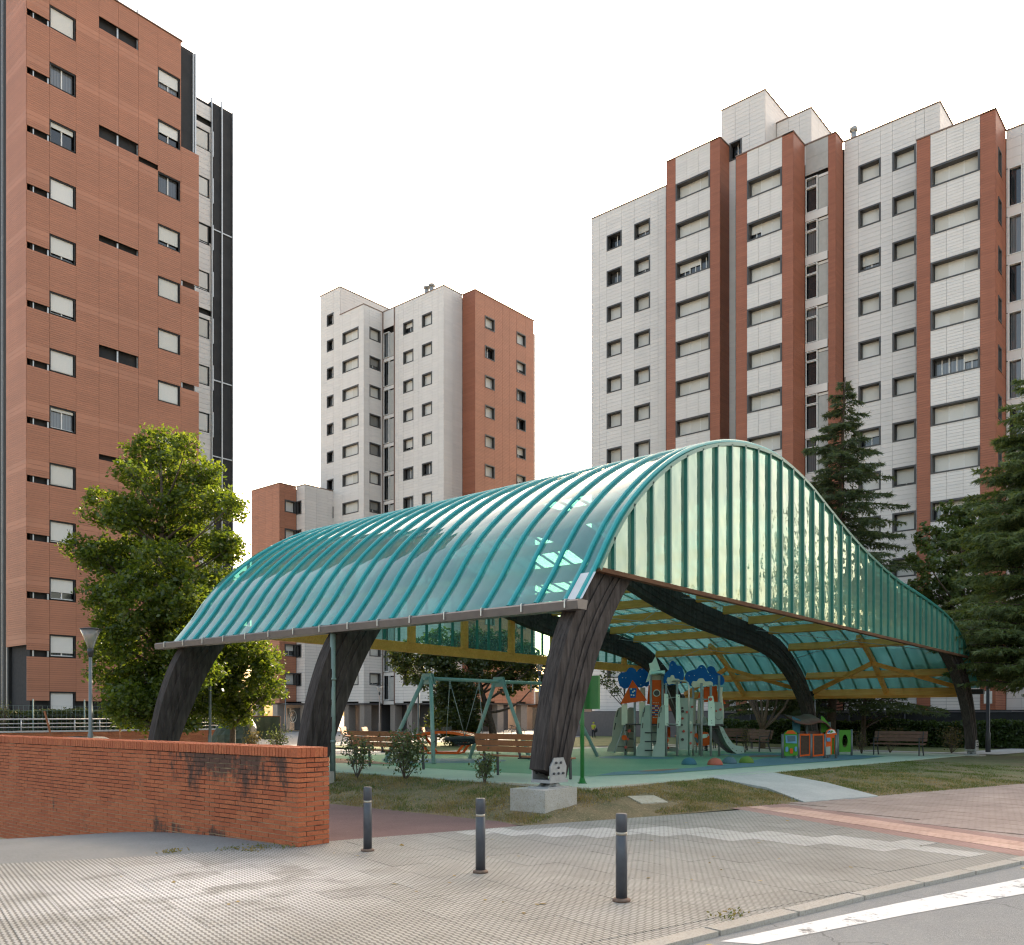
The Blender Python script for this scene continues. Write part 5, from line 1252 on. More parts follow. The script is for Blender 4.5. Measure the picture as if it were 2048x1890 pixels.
plate('corner_board', [(858,580),(912,592),(916,1010),(855,1006)], -0.45, 'mint'); plate('corner_board', [(1015,590),(1066,596),(1082,900),(1075,1015),(1015,1010)], -0.45, 'mint')
plate('corner_board', [(1448,622),(1510,612),(1530,722),(1536,1012),(1442,1008)], -0.25, 'mint'); plate('corner_board', [(1575,500),(1642,495),(1632,600),(1655,800),(1645,1012),(1600,700)], 0.35, 'cream'); plate('corner_board', [(1345,540),(1385,520),(1385,980),(1300,985),(1308,700)], 0.8, 'cream')
c1 = plate('cloud_board', [(868,470),(848,405),(868,320),(918,262),(930,190),(962,145),(1002,160),(1032,205),(1085,212),(1112,272),(1122,350),(1102,420),(1060,450),(960,470)], -0.2, 'blue', smooth=True)
plate('small_cloud', [(890,405),(905,367),(936,365),(952,337),(984,340),(1002,380),(1048,386),(1070,412),(1056,452),(1015,458),(965,452),(915,460)], -0.24, 'cream', 0.03, c1, True)
c2 = plate('cloud_board', [(1142,400),(1136,340),(1170,292),(1230,267),(1290,252),(1332,207),(1380,205),(1420,247),(1442,302),(1500,322),(1548,362),(1552,430),(1510,472),(1240,482),(1182,466)], -0.05, 'blue', smooth=True)
plate('small_cloud', [(1220,455),(1242,417),(1292,416),(1322,382),(1380,382),(1408,420),(1470,416),(1506,442),(1498,484),(1450,490),(1400,480),(1320,495),(1250,499)], -0.09, 'cream', 0.03, c2, True)
plate('cloud_board', [(1425,250),(1470,216),(1522,232),(1562,302),(1622,332),(1664,400),(1640,462),(1560,466),(1500,380)], 1.0, 'blue', smooth=True)
rod('bent_pole', [(962,418,-0.3),(1110,412,-0.6),(1150,418,-0.65),(1176,440,-0.68),(1186,480,-0.7),(1185,1408,-0.7)], 'steel', 0.028)
plate('climbing_wall', [(1040,640),(1210,642),(1245,655),(1240,1000),(1228,1330),(1060,1332),(1045,1100)], -0.3, 'sage', 0.05)
cw = plate('climbing_wall', [(1235,650),(1287,662),(1282,800),(1250,1325),(1222,1330)], 0.05, 'taupe', 0.05)
for a, b, c, r_ in ((1160,830,'red_ball',.045),(1115,1085,'red_ball',.045),(1205,1245,'red_ball',.045),(1098,775,'dark_panel',.04),(1103,820,'dark_panel',.05),(1100,915,'red_ball',.04),(1100,1195,'dark_panel',.05),(1230,760,'red_ball',.04),(1215,1100,'red_ball',.035),(1200,970,'cream',.06)):
    spot(cw, a, b, -0.3, r_, c, 0.05, 9, 'climbing_hold')
plate('roof_board', [(1385,495),(1560,480),(1572,690),(1392,697)], 0.55, 'orange'); plate('roof_board', [(1640,640),(1680,715),(1655,722)], 0.5, 'orange'); plate('roof_board', [(1300,640),(1335,560),(1345,640)], 0.6, 'orange')
ck_ = plate('clock_panel', [(1530,692),(1630,702),(1647,985),(1535,990)], -0.05, 'sage')
for k in range(9): a_ = math.pi*(0.1+0.8*k/8); spot(ck_, 1583-44*math.cos(a_), 880+52*math.sin(a_), -0.05, 0.012, 'dark_panel', 0.01, 7, 'hole')
spot(ck_, 1607, 795, -0.05, 0.045, 'red_ball', 0.02, 9, 'dial'); spot(ck_, 1552, 815, -0.05, 0.035, 'red_ball', 0.02, 9, 'dial')
for pts in ([(840,655,0.2),(1010,630,-0.3)], [(905,990,-0.45),(1045,992,-0.45)], [(1285,660,-0.2),(1470,658,-0.2)], [(1280,990,-0.2),(1480,990,-0.2)], [(1200,640,0.6),(1260,650,0.6)], [(895,510,0.4),(1010,800,0.6)]): rod('rail', pts, 'galv', 0.02)
spot(play, 1472, 657, -0.22, 0.06, 'red_ball', 0.06, 10)
for a, b, d in ((300,370,.45),(345,372,.45),(540,358,.45),(545,465,.45),(560,262,1.3),(960,200,-.2),(1060,300,-.2),(1190,345,-.05),(1260,340,-.05),(1470,340,-.05),(1500,380,-.05),(1350,235,-.05),(1240,455,-.09),(1470,452,-.09),(910,410,-.24),(895,630,-.45),(895,750,-.45),(895,980,-.45),(1050,620,-.45),(1048,960,-.45),(1485,770,-.25),(1487,940,-.25),(1492,975,-.25)):
    spot(play, a, b, d, 0.013, 'mint' if d > -.4 and b < 470 else 'dark_panel', 0.012, 8, 'bolt')
# slide
sl = [(1590,1015),(1640,1030),(1680,1110),(1725,1185),(1775,1250),(1815,1275),(1920,1290),(1928,1375),(1835,1388),(1770,1350),(1690,1250),(1640,1150)]
s1 = plate('slide_side', sl, -0.15, 'sage', 0.04)
for a, b in ((1640,1095),(1675,1170),(1720,1240),(1770,1315),(1820,1345),(1890,1355)): spot(s1, a, b, -0.15, 0.016, 'dark_panel', 0.008, 7, 'bolt')
plate('slide_side', [(a-75, b) for a, b in sl], 0.45, 'sage', 0.04)
m = MB(); bed = [lp(a, b, 0) for a, b in ((1560,1050),(1600,1090),(1640,1170),(1690,1270),(1760,1340),(1830,1372),(1915,1372))]
for p, q in zip(bed, bed[1:]): m.add([(p[0], -0.11, p[1]), (q[0], -0.11, q[1]), (q[0]-0.19, 0.45, q[1]), (p[0]-0.19, 0.45, p[1])], [(0,1,2,3)])
m.build('slide_bed', M['steel'], play, (0,0,0))
plate('slide_hood', [(1368,985),(1368,910),(1392,885),(1415,892),(1440,985)], 0.4, 'sage')
plate('slide_underside', [(1440,1000),(1590,1015),(1640,1160),(1700,1270),(1830,1385),(1700,1370),(1530,1230)], 0.2, 'dark_panel', 0.03)
# net with red balls
nt_ = rod('climbing_net', [(330,1000,0.2),(190,1370,-0.2)], 'galv', 0.02)
for pts in ([(330,1070,0.2),(470,1090,0.2)], [(300,1180,0.1),(460,1190,0.2)], [(240,1290,0),(460,1300,0.2)], [(395,1000,0.2),(340,1350,0.1)], [(465,1000,0.2),(455,1370,0.2)], [(880,1290,0.2),(1040,1310,0.2)], [(895,1010,0.2),(900,1340,0.2)]): rod('net_rope', pts, 'rope', 0.014, nt_)
for a, b, r_ in ((388,1080,.06),(322,1170,.095),(340,1297,.05),(368,1190,.045),(875,1205,.10),(895,1150,.04),(900,1305,.05),(1015,1150,.04)): spot(nt_, a, b, 0.1, r_, 'orange' if r_ > .08 else 'red_ball', 0.09, 10, 'grip_ball')
plate('under_panel', [(690,1010),(760,1010),(750,1250),(720,1290),(690,1200)], 0.5, 'sage'); plate('under_panel', [(885,1030),(940,1030),(940,1170),(885,1160)], 0.8, 'orange'); plate('under_panel', [(870,1340),(930,1300),(1050,1320),(1050,1355),(880,1355)], 1.0, 'sage')

# fish spring rider
fx, fy, _ = at(1410, 36.5); fzb = zplay(fx)
fish = thing('spring_rider', 'orange fish spring rider with a round white eye under the climbing tower', 'spring rider', (fx, fy, fzb), HEAD - R(90))
K = 36.5/1780/6.677
fp = lambda a, b: ((a-1400)*K, (1320-b)*K)
def fplate(name, pts, d, mat, th=0.04, sm=True):
    P = [fp(a, b) for a, b in pts]; P = catmull(P + [P[0]], 4)[:-1] if sm else P
    m = MB(); m.prism(P, d, d+th, lambda a, q, e: (a, e, q)); return m.build(name, M[mat], fish, (0,0,0))
for d in (-0.12, 0.12): fplate('fish_body', [(1335,1075),(1370,1062),(1430,1070),(1455,1120),(1485,1165),(1475,1210),(1420,1240),(1350,1240),(1335,1160)], d, 'orange')
fplate('fish_patch', [(1345,1095),(1410,1090),(1420,1130),(1370,1145),(1345,1140)], -0.128, 'mint', 0.006)
m = MB(); e = fp(1427, 1102); m.tube([(e[0], -0.12, e[1]), (e[0], -0.14, e[1])], 0.05, 12); ey = m.build('eye', M['white_frame'], fish, (0,0,0))
m = MB(); m.tube([(e[0], -0.14, e[1]), (e[0], -0.146, e[1])], 0.025, 10); m.build('pupil', M['dark_panel'], ey, (0,0,0))
for dx in (-30, 30):
    c0 = fp(1385+dx, 1320); m = MB(); m.tube([(c0[0]+0.07*math.cos(t*6.283*5), 0.02+0.07*math.sin(t*6.283*5), 0.02+0.30*t) for t in [k/60 for k in range(61)]], 0.018, 6); m.build('spring', M['dark_metal'], fish, (0,0,0))
m = MB(); m.box((-0.3, -0.12, 0.32), (0.2, 0.16, 0.36)); m.build('seat', M['orange'], fish, (0,0,0))
par = thing('parrot_panel', 'small upright panel with an orange and purple bird shape beside the fish rider', 'play panel', (*at(1393, 34)[:2], zplay(30)), HEAD-R(90))
for nm, pts, mt, d in (('bird_body', [(1262,1075),(1290,1060),(1312,1090),(1305,1150),(1322,1200),(1300,1240),(1282,1180)], 'orange', 0), ('bird_wing', [(1262,1120),(1290,1120),(1315,1180),(1300,1200),(1275,1170)], 'dome_grey', -0.02)):
    k2 = 34/1780/6.677; P = [((a-1290)*k2, (1330-b)*k2) for a, b in pts]; m = MB(); m.prism(P, d, d+0.03, lambda a, q, e: (a, e, q)); m.build(nm, M[mt], par, (0,0,0))
m = MB(); m.tube([(0, 0.05, 0), (0, 0.05, 1.1)], 0.03, 8); m.build('post', M['galv'], par, (0,0,0))

# ------------------------------------------------------------ small play house and panels. same way of measuring: detail 1500..1900 x 1380..1560 enlarged 5.007
HY = 29.6
hx0, hy0, _ = at(1610, HY); hzb = zplay(hx0)
hp = lambda a, b, d=0: ((1500 + a/5.007 - 1024)/1780*(HY+d) - (1610-1024)/1780*HY, 1.6 + (1430 - 1380 - b/5.007)/1780*(HY+d))
house = thing('play_bus', 'low green and orange play bus with dark slatted panels and a wavy brown roof behind', 'play house', (hx0, hy0, 0), HEAD - R(90))
def hplate(name, pts, d, mat, th=0.04, parent=None, sm=False):
    P = [hp(a, b, d) for a, b in pts]; P = catmull(P + [P[0]], 4)[:-1] if sm else P
    m = MB(); m.prism(P, d, d+th, lambda a, q, e: (a, e, max(q, hzb-0.12))); return m.build(name, M[mat], parent or house, (0,0,0))
f = hplate('bus_front', [(342,440),(345,430),(380,402),(430,400),(470,425),(475,440),(478,655),(342,660)], 0, 'lime')
hplate('front_arch', [(352,438),(380,408),(430,404),(466,438)], -0.02, 'orange', 0.02, f)
w = hplate('front_window', [(355,455),(468,455),(470,535),(360,530)], -0.02, 'lightblue', 0.02, f); hplate('front_window', [(372,462),(455,460),(455,512),(380,518)], -0.03, 'dome_grey', 0.01, f)
hplate('bus_nose', [(400,590),(425,585),(430,630),(405,632)], -0.03, 'orange', 0.03, f, True); hplate('head_light', [(355,575),(380,570),(382,612),(358,615)], -0.03, 'lightblue', 0.03, f, True); hplate('head_light', [(448,572),(470,570),(470,610),(450,612)], -0.03, 'lightblue', 0.03, f, True)
for a0, a1 in ((495, 605), (630, 742)):
    s = hplate('slatted_panel', [(a0,440),(a1,438),(a1,655),(a0,668)], 0.05, 'dark_panel', 0.02)
    for pts in ([(a0,440),(a1,438),(a1,455),(a0,457)], [(a0,652),(a1,640),(a1,657),(a0,668)], [(a0,457),(a0+12,457),(a0+12,652),(a0,652)], [(a1-12,455),(a1,455),(a1,642),(a1-12,644)]): hplate('panel_frame', pts, 0.03, 'orange', 0.05, s)
    for k in range(8): aa = a0+18+k*10.5; hplate('slat', [(aa,460),(aa+5,460),(aa+5,648),(aa,650)], 0.04, 'trim_wood', 0.02, s)
r_ = hplate('bus_end', [(757,440),(770,405),(810,385),(850,400),(870,440),(872,640),(845,645),(845,480),(822,480),(820,645),(757,650)], 0.15, 'orange')
hplate('end_sign', [(768,440),(785,408),(810,395),(842,400),(860,430)], 0.13, 'white_frame', 0.02, r_)
for pts, mt in (([(775,430),(790,408),(808,402),(800,425)], 'blue'), ([(800,428),(815,405),(838,408),(820,428)], 'lime')): hplate('sign_mark', pts, 0.115, mt, 0.012, r_)
hplate('end_panel', [(768,478),(805,478),(805,515),(768,515)], 0.12, 'lightblue', 0.02, r_); hplate('end_panel', [(760,570),(805,565),(806,645),(758,650)], 0.12, 'sage', 0.03, r_); hplate('end_panel', [(822,470),(848,462),(848,640),(820,642)], 0.3, 'lime', 0.03, r_)
for a, b0, b1, d in ((325,440,705,0.0), (345,660,700,0.3), (465,660,700,0), (485,440,690,0.05), (612,440,685,0.05), (748,440,680,0.1), (862,450,670,0.15), (330,440,690,0.9), (780,600,675,0.2)):
    x0, zt_ = hp(a, b0, d); m = MB(); m.tube([(x0, d, hzb-0.05), (x0, d, zt_)], 0.045, 8); m.build('post', M['pole_grey'], house, (0,0,0))
# wavy roof shelter behind
m = MB(); ro = [(412,242),(470,258),(540,268),(590,262),(640,245),(690,245),(730,258),(770,300),(818,350)]
lo = [(425,270),(500,300),(560,345),(640,350),(700,340),(725,290),(745,290),(775,325),(815,352)]
P = [hp(a, b, 1.6) for a, b in ro]
for p, q in zip(P, P[1:]): m.add([(p[0], 1.2, p[1]-0.25), (q[0], 1.2, q[1]-0.25), (q[0], 2.6, q[1]+0.02), (p[0], 2.6, p[1]+0.02), (p[0], 1.2, p[1]-0.29), (q[0], 1.2, q[1]-0.29), (q[0], 2.6, q[1]-0.02), (p[0], 2.6, p[1]-0.02)], [(0,1,2,3),(7,6,5,4),(0,4,5,1),(2,6,7,3)], 0, True)
m.build('wavy_roof', M['brown_roof'], house, (0,0,0))
hplate('shelter_side', [(712,258),(735,270),(800,350),(790,420),(712,425)], 1.7, 'lime'); hplate('shelter_side', [(425,265),(510,300),(500,430),(430,420)], 1.7, 'dome_blue'); hplate('shelter_counter', [(520,415),(700,410),(700,440),(520,440)], 1.9, 'brown_roof', 0.4)
for a in (440, 570, 715, 795): x0, zt_ = hp(a, 320, 1.8); m = MB(); m.tube([(x0, 1.8, hzb-0.05), (x0, 1.8, zt_)], 0.045, 8); m.build('post', M['pole_grey'], house, (0,0,0))
# crawl tunnel
tn = thing('crawl_tunnel', 'green crawl panel with an oval hole and a steel tunnel, right of the play bus', 'play panel', (*at(1690, 32.5)[:2], zplay(33)), HEAD - R(90))
m = MB(); hw = 0.21; nn = 20
ov = [(0.10*math.cos(a), 0.54+0.24*math.sin(a)) for a in [2*math.pi*k/nn for k in range(nn)]]
sq = [(max(-hw, min(hw, hw*1.6*math.cos(a))), max(0.14, min(0.94, 0.54+0.40*1.6*math.sin(a)))) for a in [2*math.pi*k/nn for k in range(nn)]]
for d in (0, 0.04): m.add([(p[0], d, p[1]) for p in ov] + [(p[0], d, p[1]) for p in sq], [(k, (k+1) % nn, nn+(k+1) % nn, nn+k) for k in range(nn)])
m.add([(p[0], 0, p[1]) for p in ov] + [(p[0], 0.04, p[1]) for p in ov], [(k, (k+1) % nn, nn+(k+1) % nn, nn+k) for k in range(nn)])
m.build('crawl_board', M['lime'], tn, (0,0,0))
for a in (-0.25, 0.25): m = MB(); m.tube([(a, 0.02, -0.05), (a, 0.02, 0.96)], 0.045, 8); m.build('post', M['pole_grey'], tn, (0,0,0))
m = MB(); m.tube([(-0.80, 0.35, 0.46), (-0.28, 0.35, 0.46)], 0.27, 20, 0, False); m.build('steel_tunnel', M['steel'], tn, (0,0,0))

# ------------------------------------------------------------ left background
rw = thing('low_brick_wall', 'low weathered brick wall carrying a metal railing before the terracotta tower', 'brick wall', (8, 40, 0))
m = MB(); m.box((6, 40, -2.5), (24.5, 40.3, 0.86)); m.build('wall_core', M['mortar'], rw)
m = MB()
for j in range(0, 14):
    x = 6 - (0.125 if j % 2 else 0)
    while x < 24.4: m.box((x, 39.97, 0.02+j*0.06), (x+0.24, 40.0, 0.07+j*0.06)); x += 0.25
stuff(m.build('bricks', M['brick2'], rw))
m = MB(); m.box((5.95, 39.93, 0.862), (24.55, 40.36, 0.93)); m.build('wall_cap', M['concrete'], rw)
rl = thing('metal_railing', 'white painted three bar metal railing on top of the low brick wall', 'railing', (6, 40.15, 0.93))
for z, r_ in ((1.42, 0.035), (1.24, 0.02), (1.08, 0.02)): m = MB(); m.tube([(6, 40.15, z), (24.5, 40.15, z)], r_, 6); m.build('rail', M['rail_metal'], rl)
for k in range(17): m = MB(); m.tube([(6.2+1.1*k, 40.15, 0.92), (6.2+1.1*k, 40.15, 1.42)], 0.03, 6); m.build('post', M['rail_metal'], rl)
mf = thing('wire_fence', 'green wire mesh fence on slim posts behind the railing', 'fence', (8, 41, 0))
for k in range(9): m = MB(); m.tube([(7+2.2*k, 41, 0), (7+2.2*k, 41, 2.3)], 0.03, 6); m.build('post', M['pole_green'], mf)
m = MB()
for k in range(9): m.bar((7, 41, 0.4+0.2*k), (24.6, 41, 0.4+0.2*k), 0.008, 0.008)
for k in range(88): m.bar((7+0.2*k, 41, 0.3), (7+0.2*k, 41, 2.0), 0.007, 0.007)
stuff(m.build('wire_mesh', M['pole_green'], mf))
for u, dx, lab in ((99, 0.1, 'short leaning wooden stake standing before the low brick wall'), (240, 0.02, 'tall upright wooden stake before the low brick wall')):
    x, y, _ = at(u, 37); m = MB(); m.bar((x+dx*2, y, 0.2), (x-dx*2, y, 1.75), 0.09, 0.05); tag(m.build('wooden_stake', M['bench_wood']), lab, 'stake')
# green tarps
def lump(cx, cy, rx, ry, h, z0, seed, n=20, m_=9):
    r_ = random.Random(seed); b = MB(); vs = []
    ph = [r_.uniform(0, 6.28) for _ in range(6)]
    for j in range(m_+1):
        t = j/m_; rad = (1-t**2.2)**0.5*0.95+0.02
        for k in range(n):
            a = 2*math.pi*k/n; q = 1+0.16*math.sin(3*a+ph[0]+2*t)+0.08*math.sin(7*a+ph[1]-5*t)+r_.uniform(-0.05, 0.05)
            vs.append((cx+rx*rad*q*math.cos(a), cy+ry*rad*q*math.sin(a), z0+h*t+r_.uniform(-0.04, 0.04)))
    b.add(vs, [(j*n+k, j*n+(k+1) % n, (j+1)*n+(k+1) % n, (j+1)*n+k) for j in range(m_) for k in range(n)] + [tuple(m_*n+k for k in range(n))], 0, False); return b
x, y, _ = at(463, 37); tag(lump(x, y, 0.75, 0.8, 1.55, 0.1, 4).build('tarp_pile', M['tarp']), 'crumpled dark green tarp pile behind the brick wall', 'tarp')
x, y, _ = at(494, 37.6); tag(lump(x, y, 0.36, 0.5, 1.15, 0.5, 6).build('plastic_bundle', M['tarp_beige']), 'crumpled beige plastic bundle lit by the sun beside the green tarp', 'bundle')
x, y, _ = at(531, 38.4); t = thing('net_screen', 'dark green netting screen stretched on a frame left of the second canopy leg', 'screen', (x, y, 0.1), HEAD-R(90))
m = MB(); n = 10
m.add([(-0.62+1.24*i/n, 0.03*math.sin(i*1.7), 0.45+0.33*k+0.0) for i in range(n+1) for k in range(4)], [(i*4+k, (i+1)*4+k, (i+1)*4+k+1, i*4+k+1) for i in range(n) for k in range(3)], 0, True); m.build('netting', M['tarp'], t, (0,0,0))
m = MB(); m.tube([(-0.62, 0, 0), (-0.62, 0, 1.45)], 0.025, 6); m.tube([(0.62, 0, 0), (0.62, 0, 1.45)], 0.025, 6); m.tube([(-0.62, 0, 1.44), (0.62, 0, 1.44)], 0.025, 6); m.build('frame', M['trim_wood'], t, (0,0,0))
# cars below the wall
def car(x, y, z, rz, lab, m_='white_paint'):
    t = thing('parked_car', lab, 'car', (x, y, z), rz, 'cars parked on the lower level')
    b = MB(); pr = [(-2.05,0.35),(-2.0,0.85),(-1.2,0.95),(-0.5,1.42),(0.9,1.45),(1.6,1.0),(2.0,0.9),(2.05,0.35)]
    pr = catmull(pr, 3); n = len(pr); vs = []
    for s, k in ((-1, 0.80), (-1, 0.86), (1, 0.86), (1, 0.80)):
        vs += [(a, s*(k - max(0, q-0.95)*0.35), q) for a, q in pr]
    b.add(vs, [(j*n+i, j*n+i+1, (j+1)*n+i+1, (j+1)*n+i) for j in range(3) for i in range(n-1)] + [tuple(range(n)), tuple(3*n+i for i in range(n))[::-1], (0, n, 2*n, 3*n), (n-1, 4*n-1, 3*n-1, 2*n-1)], 0, True); b.build('body', M[m_], t, (0,0,0))
    for s in (-1, 1):
        b = MB(); b.prism([(-0.95,0.97),(-0.45,1.34),(0.85,1.36),(1.3,1.0)], s*0.80, s*0.83, lambda a, q, d: (a, d - s*max(0, q-0.95)*0.3, q)); b.build('side_window', M['pane'], t, (0,0,0))
        for a in (-1.25, 1.25): b = MB(); b.tube([(a, s*0.70, 0.32), (a, s*0.88, 0.32)], 0.32, 16); b.build('wheel', M['rubber_black'], t, (0,0,0))
    return t
x, y, _ = at(146, 34); car(x, y, -0.70, R(-49), 'white car whose roof shows over the brick wall, left of the street lamp')
x, y, _ = at(268, 36); car(x, y, -0.86, R(-49), 'white car whose roof shows over the brick wall, right of the street lamp')
# ------------------------------------------------------------ right background
fe = thing('mesh_fence', 'long fence covered in black screening mesh behind the clipped hedge', 'fence', (49, 5, 0))
m = MB(); m.box((49.0, -6, 0), (49.03, 25.2, 1.72)); m.build('screening_mesh', M['mesh_black'], fe)
for k in range(11): m = MB(); m.tube([(48.95, -5.5+2.9*k, 0), (48.95, -5.5+2.9*k, 1.78)], 0.035, 6); m.build('post', M['dark_metal'], fe)
m = MB(); m.tube([(48.95, -6, 1.74), (48.95, 25.2, 1.74)], 0.02, 6); m.build('top_rail', M['dark_metal'], fe)
x, y, _ = at(2000, 50); aw = thing('striped_awning', 'red and white striped awning over a ground floor shop at the right edge', 'awning', (57.9, 8.0, 2))
for k in range(9):
    m = MB(); y0 = 6.0 + 0.42*k; m.add([(58.4, y0, 2.75), (57.5, y0, 2.35), (57.5, y0+0.42, 2.35), (58.4, y0+0.42, 2.75), (57.5, y0, 2.05), (57.5, y0+0.42, 2.05)], [(0,1,2,3), (1,4,5,2)]); m.build('awning_stripe', M['awning_red' if k % 2 else 'awning_white'], aw)
m = MB(); m.box((58.2, 6, 1.2), (58.45, 9.8, 2.0)); m.build('counter', M['white_frame'], aw)

# ------------------------------------------------------------ people and a bicycle
def skin_mesh(name, pts, edges, rad, mat, parent, sub=1):
    me = bpy.data.meshes.new(name); me.from_pydata(pts, edges, []); me.materials.append(mat)
    o = link(name, me, parent)
    sk_ = o.modifiers.new('skin', 'SKIN'); 
    for i, r_ in enumerate(rad): me.skin_vertices[0].data[i].radius = (r_ if isinstance(r_, tuple) else (r_, r_))
    me.skin_vertices[0].data[0].use_root = True
    o.modifiers.new('sub', 'SUBSURF').levels = sub; o.modifiers['sub'].render_levels = sub
    for p in me.polygons: p.use_smooth = True
    return o
def person(x, y, z, rz, h, lab, shirt, legs, hairm='hair', arm=0.0):
    t = thing('person', lab, 'person', (x, y, z), rz)
    k = h/1.7
    P = [(0,0,.93),(0,0,1.12),(0,0,1.34),(0,0,1.46),(0,.02,1.55),(0,.02,1.64),(.17,0,1.40),(.22,.02,1.14),(.21,.12+arm,.93),(.21,.16+arm,.86),(-.17,0,1.40),(-.22,.02,1.14),(-.21,.12+arm,.93),(-.21,.16+arm,.86),(.09,0,.86),(.10,.05,.48),(.10,-.05,.09),(.10,.10,.03),(-.09,0,.86),(-.10,-.06,.49),(-.10,-.18,.10),(-.10,-.05,.03)]
    P = [tuple(c*k for c in p) for p in P]
    E_ = [(0,1),(1,2),(2,3),(3,4),(4,5),(2,6),(6,7),(7,8),(8,9),(2,10),(10,11),(11,12),(12,13),(0,14),(14,15),(15,16),(16,17),(0,18),(18,19),(19,20),(20,21)]
    rd = [.13,.12,.14,.055,.085,.08,.06,.045,.035,.03,.06,.045,.035,.03,.085,.06,.042,.035,.085,.06,.042,.035]
    if not hasattr(bpy.types, 'SkinModifier'): return t
    def sv(nm, idx, es, rr_, mt):
        mp = {i: n for n, i in enumerate(idx)}
        me = bpy.data.meshes.new(nm); me.from_pydata([P[i] for i in idx], [(mp[a], mp[b]) for a, b in es], []); me.materials.append(M[mt])
        o = link(nm, me, t); o.modifiers.new('skin', 'SKIN')
        if not me.skin_vertices: return o
        for n, i in enumerate(idx): me.skin_vertices[0].data[n].radius = (rr_[i]*k, rr_[i]*k*0.85)
        me.skin_vertices[0].data[0].use_root = True
        s = o.modifiers.new('sub', 'SUBSURF'); s.levels = s.render_levels = 1; return o
    sv('body', range(22), E_, rd, 'skin')
    big = [r_*1.16+0.008 for r_ in rd]
    sv('shirt', [0,1,2,6,7,10,11], [(0,1),(1,2),(2,6),(6,7),(2,10),(10,11)], big, shirt)
    sv('trousers', [0,14,15,16,18,19,20], [(0,14),(14,15),(15,16),(0,18),(18,19),(19,20)], big, legs)
    m = MB(); m.lathe((0, -0.005*k, 1.615*k), [(.098*k,-.05*k),(.105*k,0),(.09*k,.06*k),(.05*k,.105*k),(.01,.115*k)], 12); m.build('hair', M[hairm], t, (0,0,0))
    return t
x, y, _ = at(1187, 60); pp = person(x, y, 0.0, HEAD-R(90)+2.6, 1.12, 'small person in a yellow green top walking away before the pillars', 'cloth_yellow', 'cloth_dark', 'cloth_yellow')
m = MB(); m.lathe((x+0.08, y-0.1, 0.42), [(.02,0),(.14,.06),(.15,.22),(.09,.32),(.02,.34)], 10); tag(m.build('shoulder_bag', M['cloth_dark']), 'dark shoulder bag hanging on the person in yellow green', 'bag')
x, y, _ = at(1035, 68); person(x, y, 0.0, HEAD-R(90)+0.6, 1.2, 'person in a white top standing behind a parked bicycle', 'cloth_white', 'cloth_dark')
bx_, by_, _ = at(1028, 66); bk = thing('bicycle', 'parked dark bicycle before the person in white', 'bicycle', (bx_, by_, 0), HEAD-R(90)+0.3)
for a in (-0.5, 0.5):
    m = MB(); m.tube([(a+0.31*math.cos(t), 0, 0.33+0.31*math.sin(t)) for t in [2*math.pi*k/20 for k in range(21)]], 0.02, 6, 0, False)
    for k in range(6): m.tube([(a, 0, 0.33), (a+0.3*math.cos(k), 0, 0.33+0.3*math.sin(k))], 0.004, 4)
    m.build('wheel', M['rubber_black'], bk, (0,0,0))
m = MB()
for p, q in (((-0.5,0,0.33),(-0.1,0,0.33)), ((-0.1,0,0.33),(-0.2,0,0.8)), ((-0.5,0,0.33),(-0.17,0,0.7)), ((-0.1,0,0.33),(0.36,0,0.75)), ((-0.17,0,0.72),(0.36,0,0.78)), ((0.5,0,0.33),(0.34,0,0.92))): m.tube([p, q], 0.018, 6)
m.build('frame', M['dark_metal'], bk, (0,0,0))
m = MB(); m.tube([(0.34,-0.25,0.95), (0.34,0.25,0.95)], 0.015, 6); m.build('handlebar', M['dark_metal'], bk, (0,0,0)); m = MB(); m.box((-0.32,-0.06,0.8), (-0.1,0.06,0.85)); m.build('saddle', M['rubber_black'], bk, (0,0,0))
# ------------------------------------------------------------ trees, hedges, shrubs
def leaf_faces(C, size, g, flat=0.0, asp=0.6):
    """one pointed quad per centre, turned at random; flat pulls the blades towards lying level"""
    n = len(C); a = g.normal(0, 1, (n, 3)); a[:, 2] *= (1-flat); a /= np.linalg.norm(a, axis=1)[:, None]
    b = g.normal(0, 1, (n, 3)); b[:, 2] *= (1-flat); b -= a*(a*b).sum(1)[:, None]; b /= np.linalg.norm(b, axis=1)[:, None]
    s = (size*g.uniform(0.6, 1.3, n))[:, None]
    return np.stack([C-a*s, C+b*s*asp, C+a*s, C-b*s*asp], 1).reshape(-1, 3)
def limb(mb, p, q, r0, r1, g, bend=0.12, n=5):
    p, q = np.array(p, float), np.array(q, float); L = np.linalg.norm(q-p)
    off = g.normal(0, bend*L*0.3, 3); pts = [tuple(p+(q-p)*t+off*math.sin(math.pi*t)) for t in [k/n for k in range(n+1)]]
    mb.tube(pts, [r0+(r1-r0)*k/n for k in range(n+1)], 7)
